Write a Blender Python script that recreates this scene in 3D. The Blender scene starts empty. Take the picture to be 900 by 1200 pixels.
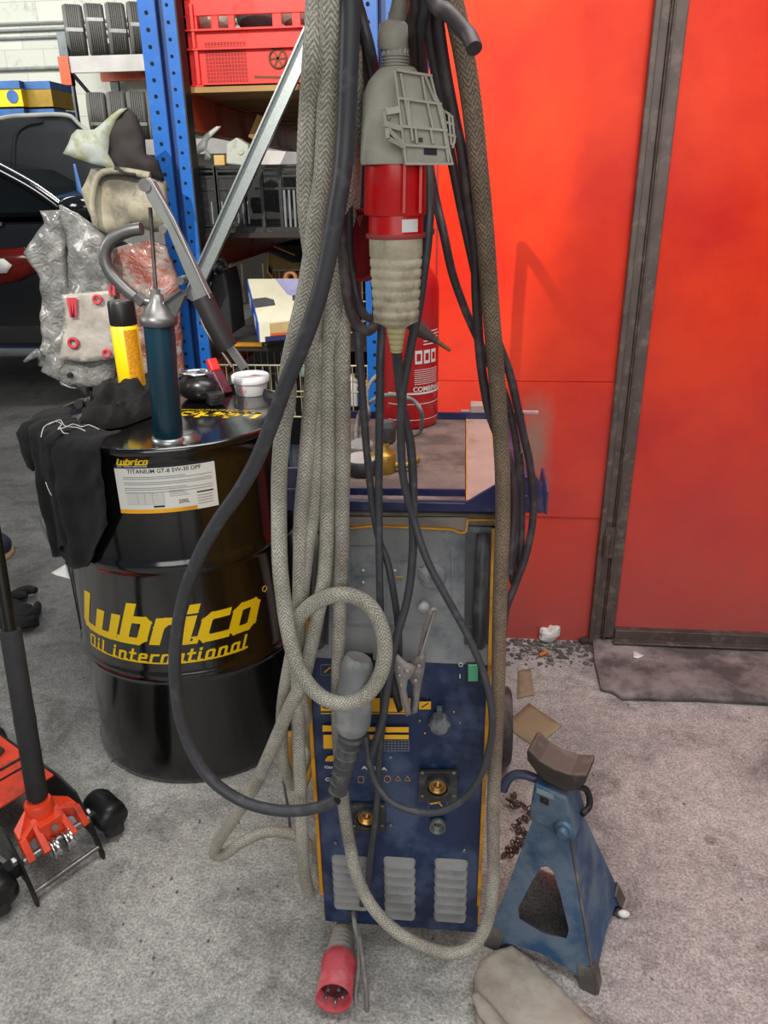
import bpy, bmesh, math, random
from mathutils import Vector, Matrix, noise, geometry
random.seed(7)
SC = bpy.context.scene
COL = SC.collection
V = Vector
# ------------------------------------------------------------------ camera
TH, YW, RO, H, FP = math.radians(23), math.radians(6), math.radians(.92), 1.38, 900.
RZ = Matrix.Rotation(YW, 3, 'Z')
F = RZ @ V((0, math.cos(TH), -math.sin(TH))); R0 = RZ @ V((1, 0, 0)); U0 = RZ @ V((0, math.sin(TH), math.cos(TH)))
R = math.cos(RO)*R0 - math.sin(RO)*U0; U = math.sin(RO)*R0 + math.cos(RO)*U0
CAM = V((0, 0, H))
def ray(px, py): return F*FP + R*(px-450) + U*(600-py)
def P(px, py, Y): d = ray(px, py); return CAM + d*(Y/d.y)
def Z(px, py, z=0.): d = ray(px, py); return CAM + d*((z-H)/d.z)
def zc(p): return (V(p)-CAM).dot(F)
def rad(w, p): return w/2*zc(p)/FP
cd = bpy.data.cameras.new('camera'); cam = bpy.data.objects.new('camera', cd); COL.objects.link(cam)
cd.sensor_fit = 'VERTICAL'; cd.sensor_height = 36; cd.lens = 27; cd.clip_start = .05
m = Matrix((R, U, -F)).transposed().to_4x4(); m.translation = CAM; cam.matrix_world = m
SC.camera = cam
# ------------------------------------------------------------------ materials
def lin(h):
    h = h.lstrip('#'); o = []
    for i in (0, 2, 4):
        c = int(h[i:i+2], 16)/255
        o.append(c/12.92 if c <= .04045 else ((c+.055)/1.055)**2.4)
    return (*o, 1)
MC = {}
def M(name, col, rough=.5, metal=0., var=.25, vs=9., dust=None, bump=None, braid=False, coat=0., trans=0.):
    """dust=(hex, amount 0..1, scale, up) ; bump=(strength, scale)"""
    if name in MC: return MC[name]
    mt = bpy.data.materials.new(name); mt.use_nodes = True; nt = mt.node_tree; N = nt.nodes; L = nt.links
    b = N['Principled BSDF']; b.inputs['Roughness'].default_value = rough; b.inputs['Metallic'].default_value = metal
    if coat: b.inputs['Coat Weight'].default_value = coat; b.inputs['Coat Roughness'].default_value = .12
    if trans: b.inputs['Transmission Weight'].default_value = trans
    tc = N.new('ShaderNodeTexCoord')
    nz = N.new('ShaderNodeTexNoise'); nz.inputs['Scale'].default_value = vs; nz.inputs['Detail'].default_value = 6
    L.new(tc.outputs['Object'], nz.inputs['Vector'])
    c = lin(col)
    rp = N.new('ShaderNodeValToRGB'); e = rp.color_ramp.elements
    e[0].position = .3; e[1].position = .7
    e[0].color = (*[x*(1-var) for x in c[:3]], 1); e[1].color = (*[min(1, x*(1+var)) for x in c[:3]], 1)
    L.new(nz.outputs['Fac'], rp.inputs['Fac']); out = rp.outputs['Color']
    if dust:
        dc, da, ds, up = dust
        n2 = N.new('ShaderNodeTexNoise'); n2.inputs['Scale'].default_value = ds; n2.inputs['Detail'].default_value = 9; n2.inputs['Roughness'].default_value = .65
        L.new(tc.outputs['Object'], n2.inputs['Vector'])
        mr = N.new('ShaderNodeMapRange'); mr.inputs[1].default_value = .60-.32*da; mr.inputs[2].default_value = .74-.32*da; mr.inputs[4].default_value = min(1, da*1.5+.1)
        L.new(n2.outputs['Fac'], mr.inputs[0]); fac = mr.outputs[0]
        if up:
            g = N.new('ShaderNodeNewGeometry'); sx = N.new('ShaderNodeSeparateXYZ'); L.new(g.outputs['Normal'], sx.inputs[0])
            m2 = N.new('ShaderNodeMath'); m2.operation = 'MULTIPLY_ADD'; m2.use_clamp = True; m2.inputs[1].default_value = up
            L.new(sx.outputs['Z'], m2.inputs[0]); L.new(fac, m2.inputs[2]); fac = m2.outputs[0]
        mx = N.new('ShaderNodeMix'); mx.data_type = 'RGBA'; L.new(fac, mx.inputs[0]); L.new(out, mx.inputs[6]); mx.inputs[7].default_value = lin(dc)
        out = mx.outputs[2]
        mm = N.new('ShaderNodeMath'); mm.operation = 'MULTIPLY_ADD'; mm.use_clamp = True; mm.inputs[1].default_value = max(0, .85-rough); mm.inputs[2].default_value = rough
        L.new(fac, mm.inputs[0]); L.new(mm.outputs[0], b.inputs['Roughness'])
    h = None
    if braid:
        uv = N.new('ShaderNodeUVMap'); s = N.new('ShaderNodeSeparateXYZ'); L.new(uv.outputs[0], s.inputs[0])
        a = N.new('ShaderNodeMath'); a.operation = 'MULTIPLY'; a.inputs[1].default_value = 5; L.new(s.outputs[0], a.inputs[0])
        pg_ = N.new('ShaderNodeMath'); pg_.operation = 'PINGPONG'; pg_.inputs[1].default_value = .5; L.new(a.outputs[0], pg_.inputs[0])
        a2 = N.new('ShaderNodeMath'); a2.operation = 'MULTIPLY'; a2.inputs[1].default_value = 3.2; L.new(pg_.outputs[0], a2.inputs[0])
        bb = N.new('ShaderNodeMath'); bb.operation = 'MULTIPLY_ADD'; bb.inputs[1].default_value = 170.; L.new(s.outputs[1], bb.inputs[0]); L.new(a2.outputs[0], bb.inputs[2])
        c_ = N.new('ShaderNodeMath'); c_.operation = 'MULTIPLY'; c_.inputs[1].default_value = 6.2832; L.new(bb.outputs[0], c_.inputs[0])
        d1 = N.new('ShaderNodeMath'); d1.operation = 'SINE'; L.new(c_.outputs[0], d1.inputs[0])
        gn = N.new('ShaderNodeTexNoise'); gn.inputs['Scale'].default_value = 420; gn.inputs['Detail'].default_value = 3; L.new(tc.outputs['Object'], gn.inputs['Vector'])
        mu = N.new('ShaderNodeMath'); mu.operation = 'MULTIPLY_ADD'; mu.inputs[1].default_value = 3.4; L.new(gn.outputs['Fac'], mu.inputs[0])
        m9 = N.new('ShaderNodeMath'); m9.operation = 'MULTIPLY_ADD'; m9.inputs[1].default_value = .55; m9.inputs[2].default_value = -1.7; L.new(d1.outputs[0], m9.inputs[0]); L.new(m9.outputs[0], mu.inputs[2])
        mr = N.new('ShaderNodeMapRange'); mr.inputs[1].default_value = -1; mr.inputs[2].default_value = 1; L.new(mu.outputs[0], mr.inputs[0]); h = mr.outputs[0]
        mx = N.new('ShaderNodeMix'); mx.data_type = 'RGBA'; mx.blend_type = 'MULTIPLY'; mx.inputs[0].default_value = .75
        r2 = N.new('ShaderNodeValToRGB'); r2.color_ramp.elements[0].color = (.30, .29, .27, 1); r2.color_ramp.elements[1].color = (1.35, 1.33, 1.28, 1)
        r2.color_ramp.elements[0].position = .25; r2.color_ramp.elements[1].position = .95
        L.new(h, r2.inputs[0]); L.new(out, mx.inputs[6]); L.new(r2.outputs[0], mx.inputs[7]); out = mx.outputs[2]
        bp = N.new('ShaderNodeBump'); bp.inputs['Strength'].default_value = .6; bp.inputs['Distance'].default_value = .001
        L.new(h, bp.inputs['Height']); L.new(bp.outputs[0], b.inputs['Normal'])
    L.new(out, b.inputs['Base Color'])
    if bump:
        n3 = N.new('ShaderNodeTexNoise'); n3.inputs['Scale'].default_value = bump[1]; n3.inputs['Detail'].default_value = 8; n3.inputs['Distortion'].default_value = bump[2] if len(bump) > 2 else 0
        L.new(tc.outputs['Object'], n3.inputs['Vector'])
        bp = N.new('ShaderNodeBump'); bp.inputs['Strength'].default_value = bump[0]; bp.inputs['Distance'].default_value = .01
        L.new(n3.outputs['Fac'], bp.inputs['Height']); L.new(bp.outputs[0], b.inputs['Normal'])
    MC[name] = mt; return mt
braid = M('braided_sleeve', '#b4b1a6', .55, .1, .22, 14, ('#8a867b', .35, 6, 0), braid=True)
braid_dirty = M('brown_braided_sleeve', '#b0aca2', .6, .1, .25, 14, ('#827a70', .4, 6, 0), braid=True)
rubber = M('dusty_black_rubber', '#38393d', .45, 0, .15, 12, ('#66676b', .2, 45, .15))
rubber_red = M('dark_rubber', '#33292d', .5, 0, .2, 20, ('#5f5553', .3, 30, .08))
greyrub = M('dusty_grey_cable', '#6c6a68', .65, 0, .25, 20, ('#8f8c88', .4, 40, .2))
dgrey = M('grey_plastic', '#9d9a8e', .6, 0, .12, 14, ('#7d766a', .3, 12, 0), (.15, 90))
cream = M('dirty_cream_rubber', '#b1a890', .75, 0, .2, 20, ('#6e6252', .35, 25, 0), (.25, 120))
redpl = M('red_plastic', '#c00d10', .32, 0, .15, 10, ('#8f2a25', .2, 18, 0))
darkred = M('dark_red_rubber', '#74161d', .5, 0, .2, 14)
blue = M('navy_paint', '#102549', .42, 0, .3, 7, ('#4a5876', .42, 9, 0), (.06, 60))
blue_t = M('tray_navy_paint', '#181d4a', .4, 0, .2, 8, ('#4a4656', .3, 20, .05))
dustblue = M('dusty_panel', '#3c4352', .6, 0, .3, 6, ('#7f8180', .55, 6, 0), (.1, 40))
black = M('black_plastic', '#1b1b1d', .45, 0, .2, 12, ('#4a4a4c', .25, 20, .1))
yel = M('yellow_print', '#e8ac18', .5, 0, .12, 12)
yeledge = M('orange_yellow_edge', '#c88a10', .5, 0, .3, 14, ('#5a4a30', .3, 20, 0))
white = M('white_print', '#d8d8d2', .5, 0, .08, 12)
ink = M('black_ink', '#1e1e20', .6, 0, .05, 12)
greyink = M('grey_ink', '#8f9192', .6, 0, .05, 12)
brass = M('brass', '#b58a4e', .35, .9, .2, 30)
steel = M('worn_steel', '#8b8a88', .35, .85, .25, 25, ('#4e4843', .3, 20, 0))
chrome = M('chrome', '#c9c9c9', .18, 1, .08, 10)
galv = M('galvanised_steel', '#aab2b2', .38, .75, .12, 120)
rust = M('rusty_dark_steel', '#4a3c36', .7, .4, .35, 20, ('#6e4a38', .4, 16, 0), (.3, 60))
darkst = M('dark_steel', '#2c2b2c', .45, .5, .25, 18, ('#5a5552', .3, 16, .1))
framest = M('scraped_frame_steel', '#5a4e49', .45, .4, .22, 16, ('#8e8074', .25, 30, 0))
silverpl = M('dusty_knob', '#8f9191', .6, .1, .15, 30)
# ------------------------------------------------------------------ mesh builder
class MB:
    def __init__(s): s.v = []; s.f = []; s.m = []; s.uv = {}; s.sm = []
    def add(s, vs, fs, mi=0, smooth=False, uvs=None):
        o = len(s.v); s.v += [V(x) for x in vs]
        for i, f in enumerate(fs):
            if uvs: s.uv[len(s.f)] = uvs[i]
            s.f.append([o+k for k in f]); s.m.append(mi); s.sm.append(smooth)
    def box(s, c, d, rot=None, mi=0, taper=1.):
        c = V(c); vs = []
        for z in (-1, 1):
            t = taper if z > 0 else 1
            for x, y in ((-1, -1), (1, -1), (1, 1), (-1, 1)):
                p = V((x*d[0]/2*t, y*d[1]/2*t, z*d[2]/2)); vs.append(c + (rot @ p if rot else p))
        s.add(vs, [(0, 3, 2, 1), (4, 5, 6, 7), (0, 1, 5, 4), (1, 2, 6, 5), (2, 3, 7, 6), (3, 0, 4, 7)], mi); return s
    def bb(s, a, b, mi=0):
        a, b = V(a), V(b); return s.box((a+b)/2, [abs(x) for x in (b-a)], mi=mi)
    def bar(s, a, b, w, h, mi=0, up=V((0, 0, 1))):
        a, b = V(a), V(b); z = (b-a).normalized()
        if abs(z.dot(up)) > .95: up = V((0, 1, 0))
        x = up.cross(z).normalized(); y = z.cross(x)
        return s.box((a+b)/2, (w, h, (b-a).length), Matrix((x, y, z)).transposed(), mi)
    def prism(s, pts, ex, mi=0):
        n = len(pts); ex = V(ex); pts = [V(p) for p in pts]
        nn = V((0, 0, 0))
        for i in range(n): nn += pts[i].cross(pts[(i+1) % n])
        if nn.dot(ex) > 0: pts = pts[::-1]
        vs = pts + [p+ex for p in pts]
        s.add(vs, [list(range(n)), list(range(2*n-1, n-1, -1))]+[(i, i+n, (i+1) % n+n, (i+1) % n) for i in range(n)], mi); return s
    def lathe(s, prof, c=(0, 0, 0), ax=(0, 0, 1), seg=32, mi=0, smooth=True, cap=True):
        c = V(c); q = V((0, 0, 1)).rotation_difference(V(ax).normalized()); n = len(prof); vs = []
        for r, z in prof:
            for k in range(seg):
                a = 2*math.pi*k/seg; vs.append(c + q @ V((r*math.cos(a), r*math.sin(a), z)))
        fs = [(i*seg+k, i*seg+(k+1) % seg, (i+1)*seg+(k+1) % seg, (i+1)*seg+k) for i in range(n-1) for k in range(seg)]
        s.add(vs, fs, mi, smooth)
        if cap:
            s.add([vs[k] for k in range(seg)], [list(range(seg))[::-1]], mi); s.add([vs[(n-1)*seg+k] for k in range(seg)], [list(range(seg))], mi)
        return s
    def tube(s, pts, r, seg=12, mi=0, sub=6, closed=False, sy=1.):
        pts = [V(p) for p in pts]; n = len(pts)
        rs = r if isinstance(r, (list, tuple)) else [r]*n
        P_, R_ = [], []
        g = lambda i: pts[i % n] if closed else pts[max(0, min(n-1, i))]
        for i in range(n if closed else n-1):
            p0, p1, p2, p3 = g(i-1), g(i), g(i+1), g(i+2)
            r1, r2 = rs[i], rs[(i+1) % n]
            for k in range(sub):
                t = k/sub
                P_.append(.5*((2*p1)+(p2-p0)*t+(2*p0-5*p1+4*p2-p3)*t*t+(3*p1-p0-3*p2+p3)*t**3)); R_.append(r1+(r2-r1)*t)
        if not closed: P_.append(pts[-1]); R_.append(rs[-1])
        m_ = len(P_); T = [((P_[(i+1) % m_] if closed else P_[min(m_-1, i+1)])-(P_[i-1] if (closed or i) else P_[0])).normalized() for i in range(m_)]
        a = V((0, 1, 0)) if abs(T[0].y) < .9 else V((1, 0, 0)); nrm = (a-T[0]*a.dot(T[0])).normalized(); L_ = 0; vs = []; ls = []
        for i in range(m_):
            if i: L_ += (P_[i]-P_[i-1]).length
            nrm = (nrm-T[i]*nrm.dot(T[i])).normalized(); bn = T[i].cross(nrm); ls.append(L_)
            for k in range(seg):
                q = 2*math.pi*k/seg; vs.append(P_[i]+nrm*(math.cos(q)*R_[i])+bn*(math.sin(q)*R_[i]*sy))
        fs, uvs = [], []
        for i in range(m_ if closed else m_-1):
            j = (i+1) % m_; lj = ls[j] if j else L_+.01
            for k in range(seg):
                fs.append((i*seg+k, i*seg+(k+1) % seg, j*seg+(k+1) % seg, j*seg+k))
                uvs.append(((k/seg, ls[i]), ((k+1)/seg, ls[i]), ((k+1)/seg, lj), (k/seg, lj)))
        s.add(vs, fs, mi, True, uvs)
        if not closed: s.add(vs[:seg], [list(range(seg))[::-1]], mi); s.add(vs[-seg:], [list(range(seg))], mi)
        return s
    def disc(s, c, r, ax, t=.002, seg=24, mi=0): return s.lathe([(r, 0), (r, t)], c, ax, seg, mi, False)
    def ball(s, c, r, sc=(1, 1, 1), seg=16, mi=0):
        pr = [(max(1e-4, r*math.sin(math.pi*i/10)), -r*math.cos(math.pi*i/10)) for i in range(11)]; o = len(s.v)
        s.lathe(pr, (0, 0, 0), (0, 0, 1), seg, mi, cap=False)
        for i in range(o, len(s.v)): p = s.v[i]; s.v[i] = V(c)+V((p.x*sc[0], p.y*sc[1], p.z*sc[2]))
        return s
    def build(s, name, mats, parent=None, bevel=0, weld=False):
        me = bpy.data.meshes.new(name); me.from_pydata(s.v, [], s.f)
        for mt in (mats if isinstance(mats, (list, tuple)) else [mats]): me.materials.append(mt)
        me.polygons.foreach_set('material_index', s.m); me.polygons.foreach_set('use_smooth', s.sm)
        if s.uv:
            ul = me.uv_layers.new(name='UVMap').data
            for p in me.polygons:
                if p.index in s.uv:
                    for k, li in enumerate(p.loop_indices): ul[li].uv = s.uv[p.index][k]
        me.update(); o = bpy.data.objects.new(name, me); COL.objects.link(o)
        if bevel:
            bv = o.modifiers.new('bevel', 'BEVEL'); bv.width = bevel; bv.segments = 2; bv.limit_method = 'ANGLE'; bv.angle_limit = .6
        if parent: put(o, parent)
        return o
def put(o, parent): o.parent = parent; o.matrix_parent_inverse = Matrix.Translation(-parent.location)
def tag(o, label=None, cat=None, group=None, kind=None):
    if label: o['label'] = label
    if cat: o['category'] = cat
    if group: o['group'] = group
    if kind: o['kind'] = kind
    return o
def thing(name, label, cat, loc=(0, 0, 0), group=None):
    o = bpy.data.objects.new(name, None); COL.objects.link(o); o.location = loc; o.empty_display_size = .05
    return tag(o, label, cat, group)
def struct(o): o['kind'] = 'structure'; return o
# pillow: closed outline -> solid with rounded edge and noise
def pillow(poly, org, ux, uy, nrm, th, step, amp=0., ns=8., edge=.3, mi=0, mb=None, warp=None, seed=0.):
    """poly: 2-D outline in (u,v); p = org + u*ux + v*uy; solid of thickness th along nrm"""
    mb = mb or MB(); ux, uy, nrm, org = V(ux), V(uy), V(nrm), V(org)
    pl = []
    for i in range(len(poly)):
        a, b = V(poly[i]).to_2d(), V(poly[(i+1) % len(poly)]).to_2d(); n = max(1, int((b-a).length/step))
        pl += [a+(b-a)*k/n for k in range(n)]
    def inside(p):
        c = False; j = len(pl)-1
        for i in range(len(pl)):
            if (pl[i].y > p.y) != (pl[j].y > p.y) and p.x < (pl[j].x-pl[i].x)*(p.y-pl[i].y)/(pl[j].y-pl[i].y)+pl[i].x: c = not c
            j = i
        return c
    def dist(p):
        best = 9.
        for i in range(len(pl)):
            a, b = pl[i], pl[(i+1) % len(pl)]; ab = b-a; t = max(0, min(1, (p-a).dot(ab)/max(1e-9, ab.dot(ab)))); best = min(best, (a+ab*t-p).length)
        return best
    xs = [p.x for p in pl]; ys = [p.y for p in pl]; ip = []
    y = min(ys)+step/2; k = 0
    while y < max(ys):
        x = min(xs)+step*(.25 if k % 2 else .75)
        while x < max(xs):
            q = V((x, y))
            if inside(q) and dist(q) > step*.45: ip.append(q)
            x += step
        y += step*.87; k += 1
    al = pl+ip; n0 = len(pl)
    vo, ed, fa, *_ = geometry.delaunay_2d_cdt(al, [(i, (i+1) % n0) for i in range(n0)], [], 1, 1e-6)
    vo = [V(p) for p in vo]; rim = max(1e-6, th*edge)
    fr, bk = [], []
    D = [dist(p) for p in vo]
    for p, d in zip(vo, D):
        prof = rim + (th-rim)*min(1, d/(th*1.2))**.5 if d > 1e-5 else rim
        w = org+ux*p.x+uy*p.y
        nn = amp*noise.noise((w+V((seed, 0, 0)))*ns) + amp*.5*noise.noise((w+V((0, seed, 3)))*ns*2.3)
        if warp: w = w+V(warp(p.x, p.y))
        fr.append(w+nrm*(prof/2+nn)); bk.append(w-nrm*(prof/2-nn))
    n = len(vo); good = [f for f in fa if len(f) >= 3 and inside(sum((vo[i] for i in f), V((0, 0)))/len(f))]
    a, b, c = (vo[good[0][k]] for k in range(3))
    ccw = (b-a).x*(c-a).y-(b-a).y*(c-a).x > 0
    flip = (ux.cross(uy).dot(nrm) > 0) != ccw
    fs = []
    for f in good:
        f = list(f)[::-1] if flip else list(f)
        fs.append(f); fs.append([i+n for i in f[::-1]])
    cnt = {}
    for f in fs[::2]:
        for i in range(len(f)): e = (f[i], f[(i+1) % len(f)]); cnt[e] = 1
    for (i, j) in cnt:
        if (j, i) not in cnt: fs.append([j, i, i+n, j+n])
    mb.add(fr+bk, fs, mi, True); return mb
def pxpoly(pts, Y, o=None):   # outline seen in the photo laid on the vertical plane y = Y -> (x,z) list
    return [(q.x, q.z) for q in (P(a, b, Y) for a, b in pts)]
def upright(pts, Y, th, step=.03, **k): return pillow(pxpoly(pts, Y), (0, Y, 0), (1, 0, 0), (0, 0, 1), (0, -1, 0), th, step, **k)
def lying(pts, z, th, step=.03, **k):
    return pillow([(q.x, q.y) for q in (Z(a, b, z+th) for a, b in pts)], (0, 0, z+th/2), (1, 0, 0), (0, 1, 0), (0, 0, 1), th, step, **k)
def ftext(body, size, o, mat, name, parent, rx=math.pi/2, off=0., shear=0., ex=.0004, align='LEFT', rz=0., sx=1.):
    cu = bpy.data.curves.new(name, 'FONT'); cu.body = body; cu.size = size; cu.extrude = ex; cu.offset = off; cu.shear = shear; cu.align_x = align; cu.resolution_u = 3
    t = bpy.data.objects.new(name, cu); COL.objects.link(t); bpy.context.view_layer.update()
    me = bpy.data.meshes.new_from_object(t.evaluated_get(bpy.context.evaluated_depsgraph_get())); bpy.data.objects.remove(t)
    me.transform(Matrix.Translation(o) @ Matrix.Rotation(rz, 4, 'Z') @ Matrix.Rotation(rx, 4, 'X') @ Matrix.Diagonal((sx, 1, 1, 1)))
    me.materials.clear(); me.materials.append(mat); ob = bpy.data.objects.new(name, me); COL.objects.link(ob)
    if parent: put(ob, parent)
    return ob
# ================================================================== SETTING
def floor_mat():
    mt = bpy.data.materials.new('worn_concrete'); mt.use_nodes = True; nt = mt.node_tree; N = nt.nodes; L = nt.links; b = N['Principled BSDF']
    tc = N.new('ShaderNodeTexCoord')
    def nz(sc, det=8, rg=.6, dist=0):
        n = N.new('ShaderNodeTexNoise'); n.inputs['Scale'].default_value = sc; n.inputs['Detail'].default_value = det; n.inputs['Roughness'].default_value = rg; n.inputs['Distortion'].default_value = dist
        L.new(tc.outputs['Object'], n.inputs['Vector']); return n.outputs['Fac']
    def ramp(f, a, b_, p=.4, q=.6):
        r = N.new('ShaderNodeValToRGB'); r.color_ramp.elements[0].position = p; r.color_ramp.elements[1].position = q
        r.color_ramp.elements[0].color = a; r.color_ramp.elements[1].color = b_; L.new(f, r.inputs[0]); return r.outputs[0]
    def mix(f, a, b_, bt='MIX'):
        m_ = N.new('ShaderNodeMix'); m_.data_type = 'RGBA'; m_.blend_type = bt
        if isinstance(f, float): m_.inputs[0].default_value = f
        else: L.new(f, m_.inputs[0])
        L.new(a, m_.inputs[6]) if not isinstance(a, tuple) else setattr(m_.inputs[6], 'default_value', a)
        L.new(b_, m_.inputs[7]) if not isinstance(b_, tuple) else setattr(m_.inputs[7], 'default_value', b_)
        return m_.outputs[2]
    c = ramp(nz(2.2), lin('#9b9a97'), lin('#c2c1bd'), .35, .65)
    c = mix(.85, c, ramp(nz(170, 4, .8), (.45, .45, .45, 1), (1.35, 1.34, 1.32, 1), .38, .62), 'MULTIPLY')
    c = mix(.7, c, ramp(nz(38, 5, .7), (.72, .72, .72, 1), (1.12, 1.12, 1.1, 1), .38, .6), 'MULTIPLY')
    c = mix(.8, c, ramp(nz(5, 10, .72, .6), (.5, .49, .48, 1), (1, 1, 1, 1), .36, .5), 'MULTIPLY')      # oil and soot stains
    vo = N.new('ShaderNodeTexVoronoi'); vo.inputs['Scale'].default_value = 4.5; vo.inputs['Randomness'].default_value = 1; L.new(tc.outputs['Object'], vo.inputs['Vector'])
    c = mix(.75, c, ramp(vo.outputs['Distance'], (.38, .37, .37, 1), (1, 1, 1, 1), .05, .085), 'MULTIPLY')      # dried drips
    # ground colour darkens deeper inside the workshop on the left
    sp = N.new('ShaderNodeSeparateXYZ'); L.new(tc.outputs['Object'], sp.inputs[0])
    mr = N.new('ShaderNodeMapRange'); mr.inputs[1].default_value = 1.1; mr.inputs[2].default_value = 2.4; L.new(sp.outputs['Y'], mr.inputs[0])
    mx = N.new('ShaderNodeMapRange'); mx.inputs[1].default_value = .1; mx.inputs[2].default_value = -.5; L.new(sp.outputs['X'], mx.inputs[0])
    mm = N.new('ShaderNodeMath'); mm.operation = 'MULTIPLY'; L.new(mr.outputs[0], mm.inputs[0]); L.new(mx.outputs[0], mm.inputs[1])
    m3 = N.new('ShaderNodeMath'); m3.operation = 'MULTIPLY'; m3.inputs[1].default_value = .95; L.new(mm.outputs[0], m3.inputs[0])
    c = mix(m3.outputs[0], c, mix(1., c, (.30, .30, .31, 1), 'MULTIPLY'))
    # bounce light of the red wall painted into the colour to the right
    mx2 = N.new('ShaderNodeMapRange'); mx2.inputs[1].default_value = 0.; mx2.inputs[2].default_value = .45; mx2.inputs[4].default_value = .75; L.new(sp.outputs['X'], mx2.inputs[0])
    c = mix(mx2.outputs[0], c, mix(1., c, (.95, .84, .88, 1), 'MULTIPLY'))
    L.new(c, b.inputs['Base Color']); b.inputs['Roughness'].default_value = .88
    bp = N.new('ShaderNodeBump'); bp.inputs['Strength'].default_value = .5; bp.inputs['Distance'].default_value = .004
    L.new(nz(110, 6, .7), bp.inputs['Height']); L.new(bp.outputs[0], b.inputs['Normal'])
    return mt
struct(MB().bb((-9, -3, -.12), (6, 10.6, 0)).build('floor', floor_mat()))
def red_mat():
    mt = bpy.data.materials.new('red_painted_sheet'); mt.use_nodes = True; nt = mt.node_tree; N = nt.nodes; L = nt.links; b = N['Principled BSDF']
    tc = N.new('ShaderNodeTexCoord'); sp = N.new('ShaderNodeSeparateXYZ'); L.new(tc.outputs['Object'], sp.inputs[0])
    def nz(sc, det=6, rg=.6):
        n = N.new('ShaderNodeTexNoise'); n.inputs['Scale'].default_value = sc; n.inputs['Detail'].default_value = det; n.inputs['Roughness'].default_value = rg; L.new(tc.outputs['Object'], n.inputs['Vector']); return n.outputs['Fac']
    r = N.new('ShaderNodeValToRGB'); r.color_ramp.elements[0].color = lin('#c41400'); r.color_ramp.elements[1].color = lin('#e03400'); r.color_ramp.elements[0].position = .38; r.color_ramp.elements[1].position = .62; L.new(nz(2.2), r.inputs[0])
    # grime and grey dust climbing from the ground
    mr = N.new('ShaderNodeMapRange'); mr.inputs[1].default_value = 1.35; mr.inputs[2].default_value = -.1; L.new(sp.outputs['Z'], mr.inputs[0])
    pw = N.new('ShaderNodeMath'); pw.operation = 'POWER'; pw.inputs[1].default_value = 1.3; L.new(mr.outputs[0], pw.inputs[0])
    ad = N.new('ShaderNodeMath'); ad.operation = 'MULTIPLY_ADD'; ad.inputs[1].default_value = 1.; ad.inputs[2].default_value = .5; L.new(nz(3, 8, .7), ad.inputs[0])
    mu = N.new('ShaderNodeMath'); mu.operation = 'MULTIPLY'; mu.use_clamp = True; L.new(pw.outputs[0], mu.inputs[0]); L.new(ad.outputs[0], mu.inputs[1])
    mx = N.new('ShaderNodeMix'); mx.data_type = 'RGBA'; L.new(mu.outputs[0], mx.inputs[0]); L.new(r.outputs[0], mx.inputs[6]); mx.inputs[7].default_value = lin('#a9504c')
    # grey overspray patch on the sheet near the tray
    vm = N.new('ShaderNodeVectorMath'); vm.operation = 'SUBTRACT'; vm.inputs[1].default_value = (.215, 2.2, .66); L.new(tc.outputs['Object'], vm.inputs[0])
    vs2 = N.new('ShaderNodeVectorMath'); vs2.operation = 'MULTIPLY'; vs2.inputs[1].default_value = (13, 0, 4.6); L.new(vm.outputs[0], vs2.inputs[0])
    vl = N.new('ShaderNodeVectorMath'); vl.operation = 'LENGTH'; L.new(vs2.outputs[0], vl.inputs[0])
    va = N.new('ShaderNodeMath'); va.operation = 'ADD'; L.new(vl.outputs['Value'], va.inputs[0]); L.new(nz(9, 6, .6), va.inputs[1])
    vr = N.new('ShaderNodeMapRange'); vr.inputs[1].default_value = 1.45; vr.inputs[2].default_value = .6; vr.inputs[4].default_value = .85; L.new(va.outputs[0], vr.inputs[0])
    m5 = N.new('ShaderNodeMix'); m5.data_type = 'RGBA'; L.new(vr.outputs[0], m5.inputs[0]); L.new(mx.outputs[2], m5.inputs[6]); m5.inputs[7].default_value = lin('#8a7468')
    L.new(m5.outputs[2], b.inputs['Base Color']); b.inputs['Specular IOR Level'].default_value = .25
    rr = N.new('ShaderNodeMapRange'); rr.inputs[3].default_value = .34; rr.inputs[4].default_value = .8; L.new(mu.outputs[0], rr.inputs[0]); L.new(rr.outputs[0], b.inputs['Roughness'])
    bp = N.new('ShaderNodeBump'); bp.inputs['Strength'].default_value = .35; bp.inputs['Distance'].default_value = .03; L.new(nz(1.6, 3, .4), bp.inputs['Height']); L.new(bp.outputs[0], b.inputs['Normal'])
    return mt
red = red_mat()
WX = -.10
w = MB()
w.bb((WX, 2.2, .86), (.43, 2.26, 2.6)); w.bb((WX, 2.196, .441), (.43, 2.26, .858)); w.bb((WX, 2.2, 0), (.43, 2.26, .439)); w.bb((WX, 2.225, .42), (.43, 2.255, .88))
wr = struct(w.build('wall_right', red))
seam = MB(); seam.bb((-.078, 2.197, .86), (-.074, 2.2, 2.6)); struct(seam.build('trim_1', darkred))
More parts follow.
